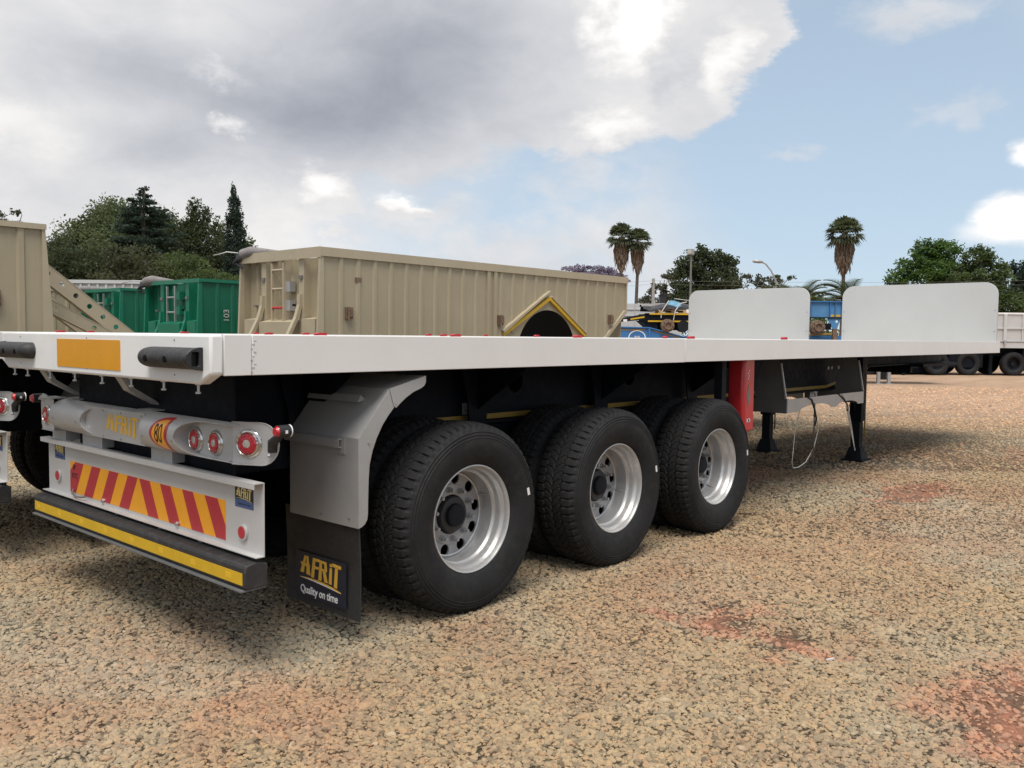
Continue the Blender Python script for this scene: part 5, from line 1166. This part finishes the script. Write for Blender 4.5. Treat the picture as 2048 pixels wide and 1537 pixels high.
tree('grey_tree', 'thin grey-green tree beside the utility pole', 'tree', (62, 37), [(62.39, 36.57, 6.46, .77, .77, .5), (61.93, 37.0, 5.39, 1.02, 1.02, .77), (61.33, 37.6, 4.53, 1.02, 1.02, .6), (62.62, 36.18, 4.76, 1.02, 1.02, 1.02)], 3000, .10, 'l_grey', .12, G_R, clump=12)
tree('sparse_tree', 'sparse treetops under the street lamp above the first headboard', 'tree', (71.8, 32), [(70.82, 33.19, 6.72, .99, .99, .63), (71.72, 32.18, 6.59, .9, .9, .54), (72.62, 31.19, 6.83, .81, .81, .41), (73.23, 30.53, 7.07, .45, .45, .32), (72.14, 31.64, 5.5, 2.7, 2.7, .7)], 3000, .11, 'l_bush', .15, G_R, clump=10, limbs=8)
tree('spreading_tree', 'bright green spreading tree above the second headboard', 'tree', (62.4, 15.5), [(62.22, 15.85, 7.75, .85, .85, .75), (63.14, 14.82, 7.6, 1.3, 1.3, .8), (61.73, 16.33, 6.9, 1.2, 1.2, .75), (61.0, 17.05, 5.8, 1.0, 1.0, .7), (62.63, 15.27, 6.06, 2.08, 2.08, 1.2), (60.51, 17.53, 4.82, .83, .83, .55), (63.27, 14.43, 4.69, 2.08, 2.08, 1.04), (62.5, 15.3, 3.4, 2.4, 2, 1.2)], 21000, .105, 'l_green', .25, G_R, clump=32, cs=.25, up_bias=1.2)
tree('spreading_tree', 'green tree with two round tops, right of the bright spreading tree', 'tree', (62, 12), [(62.42, 12.58, 7.05, .9, .9, .85), (62.94, 11.92, 6.12, 1.14, 1.14, 1.0), (62.03, 12.89, 5.6, 1.47, 1.47, 1.2), (62.22, 11.1, 4.57, 1.12, 1.12, 1.25), (61.49, 10.32, 3.55, .97, .97, .97), (61.32, 12.05, 3.9, 1.64, 1.64, 1.12), (61.6, 11.3, 2.2, 1.8, 1.5, 1)], 16000, .105, 'l_mid', .22, G_R, clump=30, cs=.25, up_bias=1.2)
tree('dark_tree', 'dark tree at the right frame edge', 'tree', (83.9, 14), [(83.52, 14.6, 7.71, 1.13, 1.13, .78), (83.76, 14.22, 6.42, 1.3, 1.3, 1.47), (84.5, 13.44, 6.86, 1.73, 1.73, 1.73), (83.42, 14.47, 4.68, 1.13, 1.13, 1.3), (85, 12, 6, 3, 3, 2.4), (84, 14, 3, 2.4, 2, 1.6)], 12000, .13, 'l_cedar', .25, G_R)
tree('small_tree', 'small fresh green bush between the two headboards', 'bush', (56.9, 21.5), [(56.91, 21.51, 4.52, .62, .62, .35), (57.24, 21.11, 4.05, .83, .83, .42), (56.32, 22.13, 3.89, .83, .83, .48), (56.8, 21.6, 2.8, 1, 1, .9)], 4000, .08, 'l_green', .1, G_R)
tree('jacaranda_tree', 'purple flowering treetop above the tan tipper front end', 'tree', (71.3, 51), [(69.89, 52.38, 8.47, 1.35, 1.35, .42), (71.28, 50.83, 8.49, 1.45, 1.45, .42), (72.48, 49.47, 8.25, 1.25, 1.25, .42), (71.25, 50.8, 7.6, 3.12, 3.12, .6), (71.2, 50.8, 6, 3, 3, 1.2)], 9000, .12, 'l_jac', .25, G_R, clump=14)
def fan_palm(x, y, zc, r, z_sk, label, sw, lean=0.):
    T = empty('fan_palm', (x, y, 0)); tag(T, label, 'palm tree', 'tall fan palms')
    tk = MB(); tk.tube([(lean, -lean, 0), (lean*.6, -lean*.6, zc*.4), (.0, 0, z_sk+.2), (0, 0, zc)], [.20, .15, .13, .12], 9); tk.build('trunk', 'bark', T, smooth=50)
    sk = MB(); n = 36; prof = [(z_sk-.1, .16), (z_sk+.25, sw*.45), (z_sk+(zc-z_sk)*.35, sw*.88), (z_sk+(zc-z_sk)*.62, sw), (z_sk+(zc-z_sk)*.85, sw*.8), (zc+.05, .2)]
    vs = []
    for i in range(n):
        a = 2*math.pi*i/n
        for (z, rr) in prof:
            q = 1+.22*math.sin(i*2.9+z*3)+rng.uniform(-.12, .12); vs.append((rr*q*math.cos(a), rr*q*math.sin(a), z+rng.uniform(-.08, .08)))
    m_ = len(prof)
    sk.add(vs, [(i*m_+j, ((i+1) % n)*m_+j, ((i+1) % n)*m_+j+1, i*m_+j+1) for i in range(n) for j in range(m_-1)])
    for i in range(170):
        a = rng.uniform(0, 6.283); z = rng.uniform(z_sk+.1, zc-.1); u = (z-z_sk)/(zc-z_sk); rr = sw*(.35+.75*math.sin(math.pi*min(u+.12, 1)*.75))
        p = Vector((rr*math.cos(a), rr*math.sin(a), z)); t_ = Vector((-math.sin(a), math.cos(a), 0))*.05
        e_ = p+Vector((math.cos(a)*.06, math.sin(a)*.06, -rng.uniform(.25, .55))); sk.add([p-t_, p+t_, e_], [(0, 1, 2)])
    sk.build('dead_frond_skirt', 'skirt', T)
    cr = MB()
    for i in range(62):
        a = rng.uniform(0, 6.283); e_ = R(rng.uniform(-38, 85)); d_ = Vector((math.cos(a)*math.cos(e_), math.sin(a)*math.cos(e_), math.sin(e_)))
        s_ = Vector((-math.sin(a), math.cos(a), 0)); u_ = d_.cross(s_); b0 = Vector((0, 0, zc)); b1 = b0+d_*r*.52
        cr.add([b0-s_*.015, b0+s_*.015, b1+s_*.015, b1-s_*.015], [(0, 1, 2, 3)])
        rr = r*rng.uniform(.42, .56)
        for q in range(11):
            th = R(-95+19*q+rng.uniform(-4, 4)); dd = d_*math.cos(th)+s_*math.sin(th); sd_ = (dd.cross(u_)).normalized()*r*.045
            mid = b1+dd*rr*.62; tip = b1+dd*rr+Vector((0, 0, -rr*rng.uniform(.15, .45)))
            cr.add([b1, mid-sd_, tip, mid+sd_], [(0, 1, 2, 3)])
    cr.build('crown', 'l_palm', T)
    return T
fan_palm(60.7, 40.2, 10.1, 1.5, 7.3, 'fan palm, left one of the close pair right of the tan tipper', .58, .1)
fan_palm(61.6, 39.1, 9.7, 1.42, 7.15, 'fan palm, right one of the close pair, its trunk clear of the tipper', .50, -.1)
fan_palm(63.5, 21.95, 9.35, 1.6, 6.5, 'lone fan palm standing between the two headboards', .62)
def date_palm(x, y, z, r, label, nf=26, seed=1):
    T = empty('date_palm', (x, y, 0)); tag(T, label, 'palm tree', 'low date palms')
    MB().tube([(0, 0, 0), (0, 0, z*.6), (0, 0, z)], [.32, .28, .3], 10).build('trunk', 'bark', T, smooth=50)
    cr = MB(); rg_ = np.random.default_rng(seed)
    for i in range(nf):
        a = 2*math.pi*i/nf*2.4+rg_.uniform(-.2, .2); e0 = R(rg_.uniform(28, 82)); L_ = r*rg_.uniform(.85, 1.1); pts = []; p = Vector((0, 0, z)); e_ = e0
        h = Vector((math.cos(a), math.sin(a), 0)); nS = 12
        for q in range(nS+1):
            pts.append(p.copy()); p = p+(h*math.cos(e_)+Vector((0, 0, math.sin(e_))))*L_/nS; e_ -= R(7.5)
        s_ = Vector((-h.y, h.x, 0))
        for q in range(2, nS):
            for sub in range(2):
                pp = pts[q].lerp(pts[q+1], sub*.5); dv = (pts[q+1]-pts[q]).normalized(); ll = r*.26*math.sin(math.pi*(q/nS)**.7)+.05
                for sg in (-1, 1):
                    tip = pp+s_*sg*ll*.75+dv*ll*.6+Vector((0, 0, .25*ll)); w_ = dv*.05
                    cr.add([pp-w_, pp+w_, tip], [(0, 1, 2)])
        cr.tube(pts, .025, 4)
    cr.build('crown', 'l_palm', T)
date_palm(53.5, 17.6, 3.7, 2.5, 'low date palm with arching fronds at the foot of the lone fan palm', 30, 4)
date_palm(51.9, 20.0, 3.7, 2.3, 'low date palm with fronds showing over the right end of the first headboard', 26, 9)
# low distant wood closing the yard off at the horizon
fw_c = []
for i in range(90):
    a = R(-5+100*i/89); dd = 165+rng.uniform(-12, 12); fw_c.append((math.cos(a)*dd, math.sin(a)*dd, 1.6, 5, 5, 2.2+rng.uniform(-.6, .8)))
fo = leaves(crown_pts(fw_c, 26000, 14, .3), .35, 'l_dark', 'distant_wood', None, .3); tag(fo, kind='stuff')
